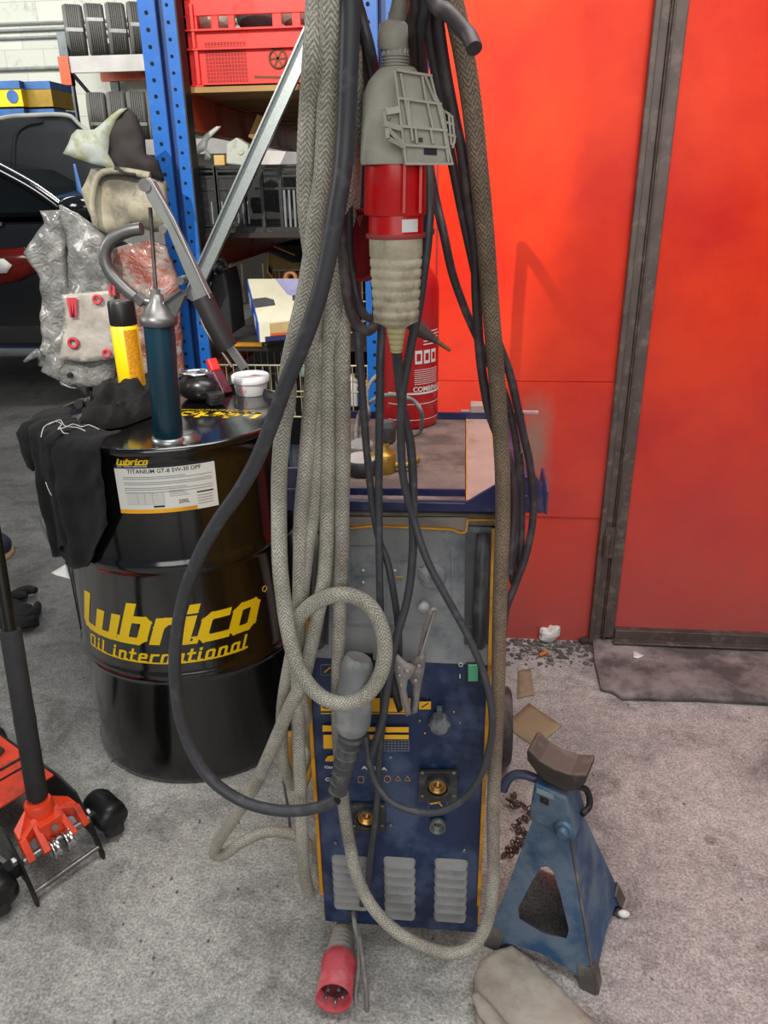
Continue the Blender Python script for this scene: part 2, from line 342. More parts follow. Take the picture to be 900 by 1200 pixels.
# overspray patch and scratches on the sheet
d = MB().bb((.507, 2.19, .06), (1.75, 2.24, 2.6))
door = struct(d.build('door_1', red))
f = MB(); f.bb((.43, 2.172, .0), (.445, 2.25, 2.6)); f.bb((.445, 2.185, .0), (.468, 2.25, 2.6)); f.bb((.472, 2.165, .03), (.477, 2.19, 2.6)); f.bb((.468, 2.178, .03), (.508, 2.2, 2.6))
f.bb((.508, 2.166, .03), (1.75, 2.2, .066)); f.bb((.5, 2.14, .03), (1.75, 2.166, .036))
struct(f.build('trim_2', framest, bevel=.002))
hg = MB(); hg.lathe([(.012, 0), (.012, .07)], (.452, 2.168, .33), seg=12); hg.bb((.445, 2.168, .32), (.475, 2.18, .42)); struct(hg.build('trim_3', framest))
struct(MB().bb((1.75, 2.1, 0), (6, 2.3, 2.6)).build('wall_front', red))
ln = MB()
for pts in (((.78, .98), (.781, .94), (.774, .91)),): pass
# ramp slab at the door
conc = M('grimy_slab', '#8a7f7d', .85, 0, .25, 6, ('#453d3c', .5, 5, 0), (.4, 50))
s_ = pillow([(.445, 2.195), (.432, 2.06), (.43, 1.925), (.462, 1.915), (.483, 1.885), (.7, 1.895), (1.0, 1.89), (1.7, 1.9), (1.7, 2.195)], (0, 0, .012), (1, 0, 0), (0, 1, 0), (0, 0, 1), .024, .05, amp=.003, ns=14, edge=.7)
tag(s_.build('threshold_plate', conc), 'grimy grey plate lying on the floor under the red door', 'plate')
# far wall of white painted blocks
def wall_mat():
    mt = bpy.data.materials.new('white_block_wall'); mt.use_nodes = True; nt = mt.node_tree; N = nt.nodes; L = nt.links; b = N['Principled BSDF']
    tc = N.new('ShaderNodeTexCoord'); mp = N.new('ShaderNodeMapping'); mp.inputs['Rotation'].default_value = (math.pi/2, 0, 0); L.new(tc.outputs['Object'], mp.inputs[0])
    br = N.new('ShaderNodeTexBrick'); br.inputs['Scale'].default_value = 1.; br.inputs['Brick Width'].default_value = .5; br.inputs['Row Height'].default_value = .25; br.inputs['Mortar Size'].default_value = .006; br.inputs['Mortar Smooth'].default_value = .6
    br.inputs['Color1'].default_value = lin('#dcdcd0'); br.inputs['Color2'].default_value = lin('#d0d1c6'); br.inputs['Mortar'].default_value = lin('#b4b5ab'); L.new(mp.outputs[0], br.inputs['Vector'])
    n = N.new('ShaderNodeTexNoise'); n.inputs['Scale'].default_value = 5; n.inputs['Detail'].default_value = 10; n.inputs['Roughness'].default_value = .75; L.new(tc.outputs['Object'], n.inputs['Vector'])
    r = N.new('ShaderNodeValToRGB'); r.color_ramp.elements[0].position = .36; r.color_ramp.elements[1].position = .44; r.color_ramp.elements[0].color = (.35, .35, .32, 1); r.color_ramp.elements[1].color = (.9, .9, .9, 1); L.new(n.outputs['Fac'], r.inputs[0])
    mx = N.new('ShaderNodeMix'); mx.data_type = 'RGBA'; mx.blend_type = 'MULTIPLY'; mx.inputs[0].default_value = .45; L.new(br.outputs['Color'], mx.inputs[6]); L.new(r.outputs[0], mx.inputs[7]); L.new(mx.outputs[2], b.inputs['Base Color'])
    bp = N.new('ShaderNodeBump'); bp.inputs['Strength'].default_value = .6; L.new(n.outputs['Fac'], bp.inputs['Height']); L.new(bp.outputs[0], b.inputs['Normal']); b.inputs['Roughness'].default_value = .9
    return mt
wm = wall_mat()
struct(MB().bb((-9, 10.5, 0), (6, 10.6, 4.6)).build('wall_back', wm))
struct(MB().bb((-9.1, -3, 0), (-9, 10.6, 4.6)).build('wall_left', wm))
t = MB()
for z, r_ in ((3.27, .012), (3.2, .016), (3.12, .014), (2.79, .018)): t.tube([(-9, 10.45, z), (-4.6, 10.45, z+.0), (-1, 10.45, z)], r_, 8, sub=1)
struct(t.build('trim_4', M('grey_pipe', '#8f9393', .5)))
# ================================================================== FAR TYRE RACK
rack_grey = M('rack_grey_steel', '#5d6263', .5, .3)
beamgrey = M('rack_pale_beam', '#b5b0ab', .55, .1, .12, 6)
orangep = M('orange_paint', '#c4511f', .45)
tr = thing('tyre_rack', 'tall grey tyre rack with pale beams against the far white wall', 'rack', (-3.4, 9.7, 0))
def upr(x, y, name='upright'):
    b = MB(); b.bb((x-.05, y-.03, 0), (x+.05, y+.03, 3.0)); b.build(name, rack_grey, tr)
upr(-4.5, 9.5); upr(-4.3, 10.3); upr(-1.2, 9.5); upr(-1.2, 10.3)
MB().bar((-4.45, 9.5, 2.6), (-4.25, 10.3, 2.0), .03, .03).build('brace', rack_grey, tr)
for z in (2.7, 1.85, .9):
    MB().bb((-4.45, 9.47, z-.1), (-1.15, 9.53, z+.06)).build('beam', beamgrey, tr)
    MB().bb((-4.45, 10.25, z-.1), (-1.15, 10.3, z+.02)).build('beam', beamgrey if z < 2 else orangep, tr)
    MB().bb((-4.57, 9.45, z-.22), (-4.45, 9.55, z+.06)).build('beam_connector', orangep, tr)
tyre_m = M('tyre_rubber', '#66645f', .8, 0, .12, 40)
band_m = M('paper_band', '#bdbdb8', .7)
def tyre(x, y, z, rz, ang, label, grp, first=[None]):
    if first[0] is None:
        root = thing('tyre', label, 'tyre', (0, 0, 0), grp); b = MB()
        pr = [(.2, -.07), (.25, -.1), (.3, -.1), (.318, -.07)]
        for k in range(-3, 4): pr += [(.32, k*.02-.006), (.32, k*.02+.006), (.312, k*.02+.007), (.312, k*.02+.012)] if k < 3 else [(.32, .054), (.318, .07)]
        pr += [(.3, .1), (.25, .1), (.2, .07), (.2, -.07)]
        b.lathe(pr, (0, 0, 0), (1, 0, 0), 40, cap=False); b.build('tread', tyre_m, root)
        c = MB(); vs = []
        for k in range(5):
            a = -.07+.14*k/4
            for sx in (-.085, .085): vs.append((sx, -.3235*math.cos(a), .3235*math.sin(a)))
        c.add(vs, [(2*k, 2*k+1, 2*k+3, 2*k+2) for k in range(4)]); c.build('paper_band', band_m, root); first[0] = root
    else:
        root = first[0].copy(); COL.objects.link(root); tag(root, label, 'tyre', grp)
        for ch in first[0].children: c = ch.copy(); COL.objects.link(c); c.parent = root; c.matrix_parent_inverse = Matrix.Identity(4)
    root.location = (x, y, z); root.rotation_euler = (ang, 0, rz); root.scale = (1.04, .8, .8)
    return root
tn = ['leftmost', 'second from left', 'third from left', 'fourth from left']
for i in range(4): tyre(-4.42+i*.245, 9.68, 3.035, .40, [.1, -.25, .2, .0][i], 'dusty black tyre with paper band, '+tn[i]+' on the upper tyre rack shelf', 'tyres on the upper rack shelf')
xs_ = [-4.12, -3.88, -3.64, -3.40, -3.16, -2.62, -2.38, -2.14, -1.9]
nm = ['first tyre from the left upright', 'second tyre from the left upright', 'third tyre from the left upright', 'fourth tyre from the left upright', 'last one left of the blue post', 'first one right of the blue post', 'second right of the blue post', 'third right of the blue post', 'fourth right of the blue post']
for i, x in enumerate(xs_): tyre(x-.17, 9.68, 2.17, .36 if i < 5 else .24, [.35, .3, .4, .1, -.35, -.1, .3, -.2, .1][i], 'black tyre on the lower tyre rack shelf, '+nm[i], 'tyres on the lower rack shelf')
# yellow and blue parts cartons on a cabinet
ct = M('carton_yellow', '#e3bf10', .6, 0, .1); cb_ = M('carton_blue', '#33609b', .6); ctb = M('carton_brown', '#9c7c1c', .6)
tag(MB().bb((-5.6, 8.35, 0), (-4.2, 9.0, 1.93)).build('storage_cabinet', M('dark_cabinet', '#22252a', .5)), 'dark storage cabinet below the yellow cartons, mostly hidden by the raised hood', 'cabinet')
for i, (z, lb) in enumerate(((1.93, 'lower of the two stacked yellow and blue cartons'), (2.18, 'upper of the two stacked yellow and blue cartons'))):
    t = thing('parts_carton', lb, 'carton', (-4.7, 8.7, z), 'cartons on the cabinet')
    a = MB(); a.bb((-5.35, 8.4, z), (-4.5, 8.9, z+.16)); a.box((-4.37, 8.72, z+.08), (.28, .46, .16), mi=1); a.build('carton_body', [ct, ctb], t)
    a = MB(); a.bb((-5.36, 8.39, z+.16), (-4.5, 8.91, z+.23)); a.box((-4.37, 8.72, z+.195), (.285, .47, .07)); a.build('lid', cb_, t)
    a = MB(); a.lathe([(.06, 0), (.06, .004)], (-4.6, 8.398, z+.09), (0, -1, 0), 20); a.build('printed_mark', cb_, t)
# ================================================================== BLACK CAR
carp = M('black_car_paint', '#0c0d10', .12, 0, .05, 5, coat=1.); rub = M('black_rubber_trim', '#151516', .6); hoodm = M('hood_underside', '#35383b', .75, 0, .12, 3)
glass = M('car_glass', '#0d1416', .05, 0, .05); redreflect = M('red_reflection', '#5e0d06', .15)
car = thing('car', 'black car at far left with raised hood and painted red reflection', 'car', (-3.6, 5.7, 0))
Yc = 4.9
def cp(px, py, Y=Yc): q = P(px, py, Y); return (q.x, q.z)
body = [(-6.4, .5), (-6.45, 1.2), (-3.4, 1.22)]+[cp(60, 262), cp(110, 268), (-2.25, 1.15), (-1.95, .98), (-1.88, .5), (-2.1, .45)]
def arch(cx): return [(cx+.36*math.cos(a), .42+.36*math.sin(a)) for a in [math.pi*k/8 for k in range(9)]]
poly = [(-6.45, .5), (-6.5, 1.15), (-3.2, 1.2), cp(60, 260), cp(110, 266), (-2.2, 1.12), (-1.92, .95), (-1.85, .45)]+arch(-2.35)+arch(-5.3)
a = MB(); n = len(poly); pf = [V((x, Yc, z)) for x, z in poly]; a.prism(pf, (0, 1.75, 0)); a.build('car_body', carp, car, bevel=.04)
rl = [(-6.3, 1.2), (-5.9, 1.62), (-4.2, 1.72), (-3.5, 1.62)]+[cp(0, 197, 5.0), cp(40, 218, 5.0), cp(68, 240, 5.0), cp(80, 256, 5.0)]
a = MB(); a.prism([V((x, 5.03, z)) for x, z in rl], (0, 1.45, 0)); a.build('cabin_glass', glass, car, bevel=.04)
a = MB()
fr_ = [P(-140, 160, 5.0), P(-40, 178, 5.0), P(0, 199, 5.0), P(40, 221, 5.0), P(72, 244, 5.0), P(84, 258, 5.0)]
a.tube(fr_, .04, 8); a.build('door_frame', carp, car)
MB().tube([q+V((0, -.02, .045)) for q in fr_], .008, 6).build('chrome_strip', chrome, car)
MB().bb((-6.2, 4.885, 1.185), (-2.9, 4.9, 1.205)).build('belt_trim', chrome, car)
a = MB()
for x in (-3.35, -4.5): a.bb((x, 4.893, .55), (x+.012, 4.9, 1.18))
a.build('door_gap', rub, car)
MB().bb((-6.3, 4.86, .46), (-2.75, 4.92, .56)).build('sill', rub, car)
for cx in (-2.35, -5.3):
    a = MB(); a.lathe([(.12, -.1), (.2, -.1), (.29, -.1), (.32, -.06), (.32, .08), (.29, .1), (.1, .1)], (cx, 5.02, .32), (0, -1, 0), 36, cap=False); wl = a.build('wheel', tyre_m, car)
    MB().lathe([(.02, 0), (.2, -.01), (.21, -.05)], (cx, 4.93, .32), (0, -1, 0), 24).build('wheel_rim', steel, wl)
MB().ball(P(92, 243, 4.78), .13, (1, .5, .55)).build('side_mirror', carp, car)
a = upright([(-30, 300), (0, 292), (28, 290), (46, 300), (44, 318), (20, 330), (-30, 340)], 4.88, .05, .05); a.build('painted_reflection', redreflect, car)  # red reflection in the car's black paint, made as a coloured patch
upright([(-20, 304), (4, 303), (14, 311), (8, 320), (-20, 321)], 4.845, .02, .03).build('pale_spot', white, car)  # pale spot within the painted red reflection
hp = [(-60, 158), (0, 139), (40, 135), (78, 135), (92, 145), (112, 166), (135, 215), (135, 262), (-60, 262)]
a = upright(hp, 5.7, .05, .12, edge=.9); hd = a.build('hood', hoodm, car)
MB().tube([P(x, y, 5.66) for x, y in hp[:7]], .014, 8).build('hood_edge', M('hood_seal', '#c9cac2', .5), hd)
for pl_ in ([(22, 300), (22, 160), (30, 148), (80, 148)],): MB().tube([P(x, y, 5.665) for x, y in ((16, 215), (17, 165), (28, 148), (50, 142))], .012, 6).build('pressed_rib', hoodm, hd)
tag(MB().bb((-4.45, 7.0, 0), (-3.75, 7.4, 1.28)).build('blue_cabinet', M('blue_crate', '#2c4a9a', .5)), 'blue cabinet behind the black car, below the window line', 'cabinet')
for i, (xa, za, xb, zb2, nm_, lb_) in enumerate(((-.86, 1.22, -.6, 1.5, 'carton', 'brown carton deep on the middle rack shelf, left of the others'), (-.58, 1.22, -.3, 1.58, 'carton', 'brown carton deep on the middle rack shelf, right of the others'), (-1.0, .8, -.64, 1.1, 'carton', 'dark backing carton added deep on the lower rack shelf at its left'), (-.62, .8, -.3, 1.12, 'carton', 'dark backing carton added deep on the lower rack shelf at its right'), (-1.0, .0, -.3, .62, 'backing_box', 'large dark backing box added on the floor under the blue rack'))):
    c_b = MB(); c_b.bb((xa*1.25, 4.2, za if za < 1.3 else za), (xb*1.1, 4.7, zb2)); tag(c_b.build(nm_, M('deep_carton_and_backing_%d' % (i//2), ('#4a3a26', '#26221f', '#1b1a1a')[i//2], .8), bevel=.004), lb_, 'carton' if nm_ == 'carton' else 'box')  # row added as dark backing behind the shelf goods
tag(upright([(86, 192), (88, 192), (100, 236), (92, 236)], 5.5, .02, .03).build('blue_prop', M('blue_rod', '#5f8ed0', .5)), 'slim blue rod standing in front of the raised hood', 'rod')
# ================================================================== BLUE PALLET RACK
bluep = M('rack_blue_paint', '#0d5fb4', .4, 0, .08, 8, ('#3c6fa8', .15, 30, 0)); navyin = M('rack_inner_navy', '#123a78', .5); holem = M('hole_black', '#07080a', .9)
blackst = M('black_scuffed', '#131418', .55, 0, .2, 20)
beamo = M('beam_orange_paint', '#b4401c', .42, 0, .12, 6, ('#7d2c16', .3, 6, 0))
rk = thing('pallet_rack', 'blue perforated pallet rack with orange beams behind the oil drum', 'rack', (-.68, 4, 0))
def post(x, y, name, s=1):
    b = MB(); b.bb((x-.062, y, 0), (x-.008, y+.004, 2.7)); b.bb((x-.008, y, 0), (x-.004, y+.03, 2.7), mi=1); b.bb((x-.008, y+.03, 0), (x+.022, y+.034, 2.7), mi=1)
    b.bb((x+.018, y, 0), (x+.022, y+.03, 2.7), mi=1); b.bb((x+.022, y, 0), (x+.062, y+.004, 2.7)); b.bb((x+.062, y, 0), (x+.068, y+.07, 2.7), mi=2); b.bb((x-.066, y, 0), (x-.062, y+.07, 2.7))
    z = .03
    while z < 2.68:
        b.lathe([(.0065, 0), (.0065, .003)], (x-.037, y+.001, z), (0, -1, 0), 10, 3, False); b.lathe([(.0055, 0), (.0055, .003)], (x+.036, y+.001, z+.02), (0, -1, 0), 10, 3, False)
        z += .05
    b.build(name, [bluep, navyin, blackst, holem], rk)
post(-1.052, 2.95, 'post'); post(-.30, 2.95, 'post'); post(-1.052, 5.3, 'post'); post(-.30, 5.3, 'post')
for i, zt in enumerate((1.69, 1.2, .77)):
    for x in (-1.03, -.33):
        b = MB(); b.bb((x-.02, 3.02, zt-.11), (x+.03, 5.3, zt-.0)); b.bb((x-.022, 3.02, zt-.116), (x+.045, 5.3, zt-.108)); b.bb((x-.022, 3.02, zt), (x+.045, 5.3, zt+.006)); b.build('beam', beamo, rk)
    b = MB()
    for k in range(9): b.bb((-1.05, 3.03+k*.25, zt+.006), (-.28, 3.03+k*.25+.235, zt+.024), 0)
    b.build('shelf_board', M('shelf_plywood', '#a5824f', .7, 0, .2, 5) if i == 0 else M('shelf_dark_board', '#2c2522', .8), rk)
# diagonal brace channel
a0, a1 = P(222, 352, 2.93), P(372, 22, 2.93)
dv = (a1-a0).normalized(); nx = V((dv.z, 0, -dv.x)); b = MB()
for o_, w_, dep in ((-.024, .005, .028), (.024, .005, .028)): c = a0+nx*o_; b.bar(c, c+(a1-a0), w_, dep, up=V((0, 1, 0)))
c = a0+V((0, .012, 0)); b.bar(c, c+(a1-a0), .048, .004, up=V((0, 1, 0)))
b2 = b.build('diagonal_brace', galv, rk)
# ---- red crate
crm = M('crate_red', '#e0291f', .45, 0, .08, 5, ('#b3221c', .2, 9, 0))
cr = thing('plastic_crate', 'large red plastic crate on the top shelf of the blue rack', 'crate', (-.7, 3.3, 1.714))
Yr = 3.06; x0, x1, z0, z1 = -1.0, -.31, 1.715, 2.0
def qx(px): return P(px, 40, Yr).x
def qz(py): return P(280, py, Yr).z
b = MB(); zb, zt_ = qz(33), qz(17)
b.bb((x0, Yr, z0), (x1, Yr+.012, zb)); b.bb((x0, Yr, zt_), (x1, Yr+.012, z1))
ed = [x0, qx(232), qx(248), qx(257), qx(268), qx(276), qx(320), qx(331), qx(343), qx(353), qx(364), x1]
for i in range(0, len(ed), 2): b.bb((ed[i], Yr, zb), (ed[i+1], Yr+.012, zt_))
b.bb((x0, Yr+.62, z0), (x1, Yr+.632, z1)); b.bb((x0, Yr, z0), (x0+.012, Yr+.63, z1)); b.bb((x1-.012, Yr, z0), (x1, Yr+.63, z1)); b.bb((x0, Yr, z0), (x1, Yr+.63, z0+.01))
b.build('crate_wall', crm, cr, bevel=.002)
b = MB()
for zz in (zb-.004, qz(57), z1-.005, qz(104)): b.bb((x0-.006, Yr-.018, zz-.003), (x1+.006, Yr+.002, zz+.003))
for px in (213, 227): b.bb((qx(px), Yr-.014, qz(98)), (qx(px)+.012, Yr, qz(58)))
for px in (210, 226): b.bb((qx(px), Yr-.014, qz(55)), (qx(px)+.01, Yr, qz(3)))
b.bb((qx(213), Yr-.016, qz(101)), (qx(234), Yr, qz(99)))
b.build('rib', crm, cr)
b = MB()
for i in range(13):
    for j in range(11): b.box((qx(240)+i*.0115, Yr-.001, qz(94)+j*.0115), (.008, .003, .008))
b.build('perforated_patch', M('crate_dark_red', '#a81a14', .6), cr)
b = MB(); c = V((qx(324), Yr-.002, qz(70)))
b.tube([c+V((.03*math.cos(a), 0, .03*math.sin(a))) for a in [k*.5236 for k in range(12)]], .004, 6, closed=True, sub=2)
for k in range(6): a = k*math.pi/3; b.bar(c, c+V((.027*math.cos(a), 0, .027*math.sin(a))), .006, .003, up=V((0, 1, 0)))
b.build('printed_emblem', M('crate_olive_print', '#6b3a1c', .6), cr)
b = MB(); b.bar(P(298, 90, Yr-.001), P(340, 91, Yr-.001), .008, .002, up=V((0, 1, 0))); b.build('printed_line', MC['crate_olive_print'], cr)
for i, (px, w_, col, lb) in enumerate(((245, .1, '#bdb9ae', 'pale grey item inside the red crate at its left'), (300, .12, '#4a4a4c', 'dark grey bundle inside the red crate near its big slot'), (345, .09, '#8d8478', 'tan item inside the red crate at its right'))):
    q = P(px, 10, 3.2); tag(MB().ball((q.x, 3.25, z1-.03), w_*.75, (1, .8, .9)).build('crate_content', M('content_%d' % i, col, .7, bump=(.5, 30))), lb, 'item')
# ---- black crate on the middle shelf
bk = thing('plastic_crate', 'long black slatted plastic crate on the middle shelf', 'crate', (-.69, 3.2, 1.224))
cbm = M('crate_black', '#1d1e20', .5, 0, .2, 30, ('#55585a', .2, 60, 0)); slm = M('crate_slat_grey', '#74777a', .45, 0, .15, 30)
Yb = 3.05; bx0, bx1 = -1.035, -.32; bz0, bz1 = 1.226, 1.455
b = MB()
for zz in (bz0, bz0+.012, P(0, 226, Yb).z, bz1-.035, bz1-.015, bz1): b.bb((bx0, Yb, zz-.004), (bx1, Yb+.012, zz+.004))
for x in (bx0, bx0+.1, bx0+.105, -.76, -.69, bx1): b.bb((x-.006, Yb-.002, bz0), (x+.006, Yb+.014, bz1))
b.bb((bx0, Yb+.38, bz0), (bx1, Yb+.39, bz1)); b.bb((bx0, Yb, bz0), (bx0+.01, Yb+.39, bz1)); b.bb((bx1-.01, Yb, bz0), (bx1, Yb+.39, bz1)); b.bb((bx0, Yb, bz0), (bx1, Yb+.39, bz0+.008))
b.bb((bx0, Yb+.004, bz0+.02), (-.83, Yb+.01, bz1-.03))
b.build('crate_frame', cbm, bk)
b = MB(); x = -.68
while x < -.34: b.bb((x, Yb-.002, bz0+.016), (x+.008, Yb+.006, P(0, 228, Yb).z)); x += .0185
b.build('slat', slm, bk); b = MB(); x = -.96
while x < -.8: b.bb((x, Yb-.001, bz0+.03), (x+.006, Yb+.006, P(0, 240, Yb).z)); x += .02
b.build('slat', slm, bk)
# items in / on the crate
brk = M('dusty_cast_white', '#b9bdb4', .6, .2, .15, 20, ('#7f7f77', .3, 20, 0))
tag(upright([(217, 190), (224, 187), (236, 178), (243, 176), (248, 184), (245, 188), (240, 187), (243, 165), (257, 151), (259, 148), (254, 148), (240, 158), (236, 165), (217, 187)], 3.12, .03, .02).build('metal_bracket', brk), 'pale grey bent metal bracket standing in the black crate', 'bracket')
q = P(278, 178, 3.15)
b = MB(); b.prism([P(x, y, 3.1) for x, y in ((265, 192), (265, 168), (277, 161), (291, 170), (292, 190), (285, 194))], (0, .06, 0)); b.disc(P(282, 177, 3.099), .012, (0, -1, 0), .004)
tag(b.build('cast_housing', brk, bevel=.004), 'small pale angular metal housing on the black crate', 'housing')
b = MB(); b.box(P(334, 187, 3.2)+V((.03, 0, 0)), (.24, .16, .05), Matrix.Rotation(.06, 3, 'Y')); tag(b.build('flat_box', M('pale_box', '#c9c6c4', .6), bevel=.003), 'flat pale grey box resting in the black crate at right', 'box')
b = MB(); b.box(P(259, 188, 3.12), (.04, .05, .035)); tag(b.build('wood_block', M('pale_wood', '#c6a766', .7), bevel=.002), 'small tan block beside the angular metal housing', 'block')
b = MB(); b.box(P(306, 152, 3.3), (.06, .05, .09), Matrix.Rotation(.5, 3, 'Y')); tag(b.build('cardboard_scrap', M('cardboard', '#a88450', .8, 0, .15, 12), bevel=.002), 'tan cardboard piece hanging behind the diagonal brace', 'cardboard')
# ---- lower shelf: wire basket, open carton, printed carton, black speaker case
wirem = M('wire_grey', '#a9a389', .45, .4)
wb = thing('wire_basket', 'pale wire basket behind the blue and white carton', 'basket', (-.6, 3.3, .8))
def wires(x0, x1, y0, y1, z0, z1, st, name='wire_side', par=wb):
    b = MB()
    for y in (y0, y1):
        for z in (z0, (z0+z1)/2, z1): b.tube([(x0, y, z), (x1, y, z)], .004, 6, sub=1)
        x = x0
        while x <= x1+1e-4: b.tube([(x, y, z0), (x, y, z1)], .0025, 5, sub=1); x += st
    for x in (x0, x1):
        for z in (z0, z1): b.tube([(x, y0, z), (x, y1, z)], .004, 6, sub=1)
        y = y0
        while y < y1: b.tube([(x, y, z0), (x, y, z1)], .0025, 5, sub=1); y += st
    b.build(name, wirem, par)
wires(-.80, -.33, 3.32, 3.62, .80, 1.06, .022)
for px in (271, 283, 308): q = P(px, 312, 3.3); MB().lathe([(.006, 0), (.006, .16)], (q.x, q.y, .93), seg=8).build('corner_post', wirem, wb)
ob = thing('open_carton', 'torn open brown cardboard carton in the wire basket', 'carton', (-.5, 3.4, .95))
b = MB(); card = MC['cardboard']
b.prism([P(x, y, 3.36) for x, y in ((314, 300), (318, 296), (322, 330), (313, 320))], (0, .004, 0))
b.prism([P(314, 296, 3.36), P(352, 312, 3.36), P(352, 335, 3.36), P(330, 336, 3.36), P(314, 318, 3.36)], (0, .006, 0))
b.prism([P(321, 289, 3.30), P(345, 299, 3.36), P(343, 296, 3.42), P(324, 287, 3.36)], (0, 0, .004))
b.build('carton_side', M('carton_shadow_brown', '#7a6338', .85), ob)
b = MB(); b.bar(P(314, 296, 3.35), P(314, 320, 3.35), .006, .01); b.bar(P(314, 318, 3.35), P(330, 338, 3.35), .012, .006); b.bar(P(321, 289, 3.3), P(345, 299, 3.34), .014, .004); b.build('torn_edge', card, ob)
q = P(343, 327, 3.3); b = MB(); b.lathe([(.018, 0), (.03, 0), (.03, .03), (.018, .03), (.018, 0)], q, (-.2, -1, .2), 20, cap=False); tag(b.build('tape_roll', M('orange_tape', '#c98a62', .6)), 'orange tan roll of tape beside the open carton', 'tape roll')
pc = thing('printed_carton', 'blue and white printed carton tilted on the lower rack shelf', 'carton', tuple(P(305, 400, 3.05)))
A_, B_, C_, D_ = P(275, 334, 3.02), P(303, 378, 2.93), P(368, 372, 2.93), P(350, 334, 3.02)
hh = V((0, .0, -.075))
b = MB(); A2, B2, C2, D2 = A_+V((.02, .12, .01)), B_, C_, D_+V((.02, .12, .01))
b.add([A2, B2, C2, D2, A2+hh, B2+hh, C2+hh, D2+hh], [(0, 1, 2, 3), (4, 7, 6, 5), (0, 4, 5, 1), (1, 5, 6, 2), (2, 6, 7, 3), (3, 7, 4, 0)]); b.build('carton_body', M('carton_white', '#d8d4bd', .6, 0, .08), pc)
def tri(a, b_, c, mat, name, par, th=.002, mb_=None):
    m_ = MB(); m_.prism([a, b_, c] if not isinstance(a, list) else a, (0, -th, th)); return m_.build(name, mat, par)
cblue = M('carton_print_blue', '#2b56c8', .5); clav = M('carton_lavender', '#9c9cc4', .6); cpk = M('carton_wood_print', '#b09a68', .6); cnav = M('carton_navy', '#1d2352', .5); cgr = M('carton_dark_grey', '#4b4b50', .6)
lp = lambda u, v: A2+(B2-A2)*v+(D2-A2+((C2-B2)-(D2-A2))*v)*u
tri([lp(0, .48), lp(0, .68), lp(1, .60), lp(1, .36)], 0, 0, cgr, 'printed_band', pc)
tri([lp(.45, .02), lp(.62, .45), lp(1, .36), lp(1, .02)], 0, 0, clav, 'printed_panel', pc)
tri([lp(.66, .64), lp(.74, .93), lp(1, .92), lp(1, .61)], 0, 0, clav, 'printed_panel', pc)
fc = lambda u, v: B2+(C2-B2)*u+hh*v+V((0, -.001, 0))
tri([fc(.2, .12), fc(.2, .62), fc(1, .62), fc(1, .05)], 0, 0, cpk, 'printed_panel', pc)
tri([fc(.2, .62), fc(.2, .75), fc(1, .75), fc(1, .62)], 0, 0, orangep, 'printed_strip', pc)
tri([fc(.1, .76), fc(.1, 1), fc(1, 1), fc(1, .76)], 0, 0, cnav, 'printed_strip', pc)
sd = lambda u, v: A2+(B2-A2)*u+hh*v+V((-.002, -.001, 0))
b = MB(); b.prism([sd(0, .02), sd(1, .02), sd(1, 1), sd(0, 1)], (-.002, -.001, 0)); b.build('blue_side', cblue, pc)
for u0, u1 in ((.2, .42), (.68, .85)): b = MB(); b.prism([sd(u0, .25)+V((-.003, -.002, 0)), sd(u1, .2)+V((-.003, -.002, 0)), sd(u1-.04, .75)+V((-.003, -.002, 0)), sd(u0+.06, .7)+V((-.003, -.002, 0))], (-.001, -.001, 0)); b.build('printed_logo', white, pc)
b = MB(); b.box(P(305, 402, 3.16), (.32, .2, .03), Matrix.Rotation(-.05, 3, 'Z')); tag(b.build('folded_tray', M('grey_tray', '#3d3c38', .6), bevel=.004), 'flat dark grey tray under the blue and white carton', 'tray')
sp = thing('black_case', 'black tapered plastic case beside the rack post', 'case', tuple(P(252, 405, 3.1)))
b = MB(); b.prism([P(x, y, 3.06) for x, y in ((240, 392), (243, 345), (250, 322), (262, 316), (268, 345), (273, 392))], (0, .2, 0)); b.build('case_body', M('case_black', '#222226', .5), sp, bevel=.01)
b = MB(); b.tube([P(247, 330, 3.1), P(250, 308, 3.1), P(262, 306, 3.12), P(266, 322, 3.14)], .012, 8); b.ball(P(256, 314, 3.06), .03, (1, .8, .7)); b.build('handle', black, sp)
b = MB(); b.bar(P(241, 393, 3.055), P(273, 393, 3.055), .012, .006); b.build('seam', darkred, sp)
b = MB(); b.bb((-1.02, 3.03, .79), (-.80, 3.05, .808)); tag(b.build('yellow_strip', yeledge), 'yellow edged strip below the black case', 'strip')
lb2 = thing('wire_basket', 'dark wire basket hanging under the lower rack shelf', 'basket', (-.7, 3.2, .45))
wires(-1.0, -.34, 2.98, 3.3, .52, .73, .03, par=lb2)
tag(upright([(355, 405), (365, 398), (372, 420), (368, 445), (352, 440)], 3.15, .06, .03, amp=.01, ns=20).build('plastic_pouch', M('pale_teal_plastic', '#a9c4bd', .4)), 'pale wrinkled plastic pouch in the lower wire basket', 'pouch')
for px, py, hgt, col, lb in ((412, 425, .13, '#c8c4bc', 'white label bottle behind the hoses on the lower shelf'), (424, 420, .1, '#2a3c7a', 'small dark blue bottle behind the hoses'), (433, 440, .12, '#c9a030', 'small yellow can behind the hoses')):
    q = P(px, py, 3.14); b = MB(); b.lathe([(.03, 0), (.03, hgt*.8), (.012, hgt*.9), (.012, hgt)], (q.x, q.y, .53), seg=16); tag(b.build('bottle', M('bottle_'+col[1:], col, .4)), lb, 'bottle')
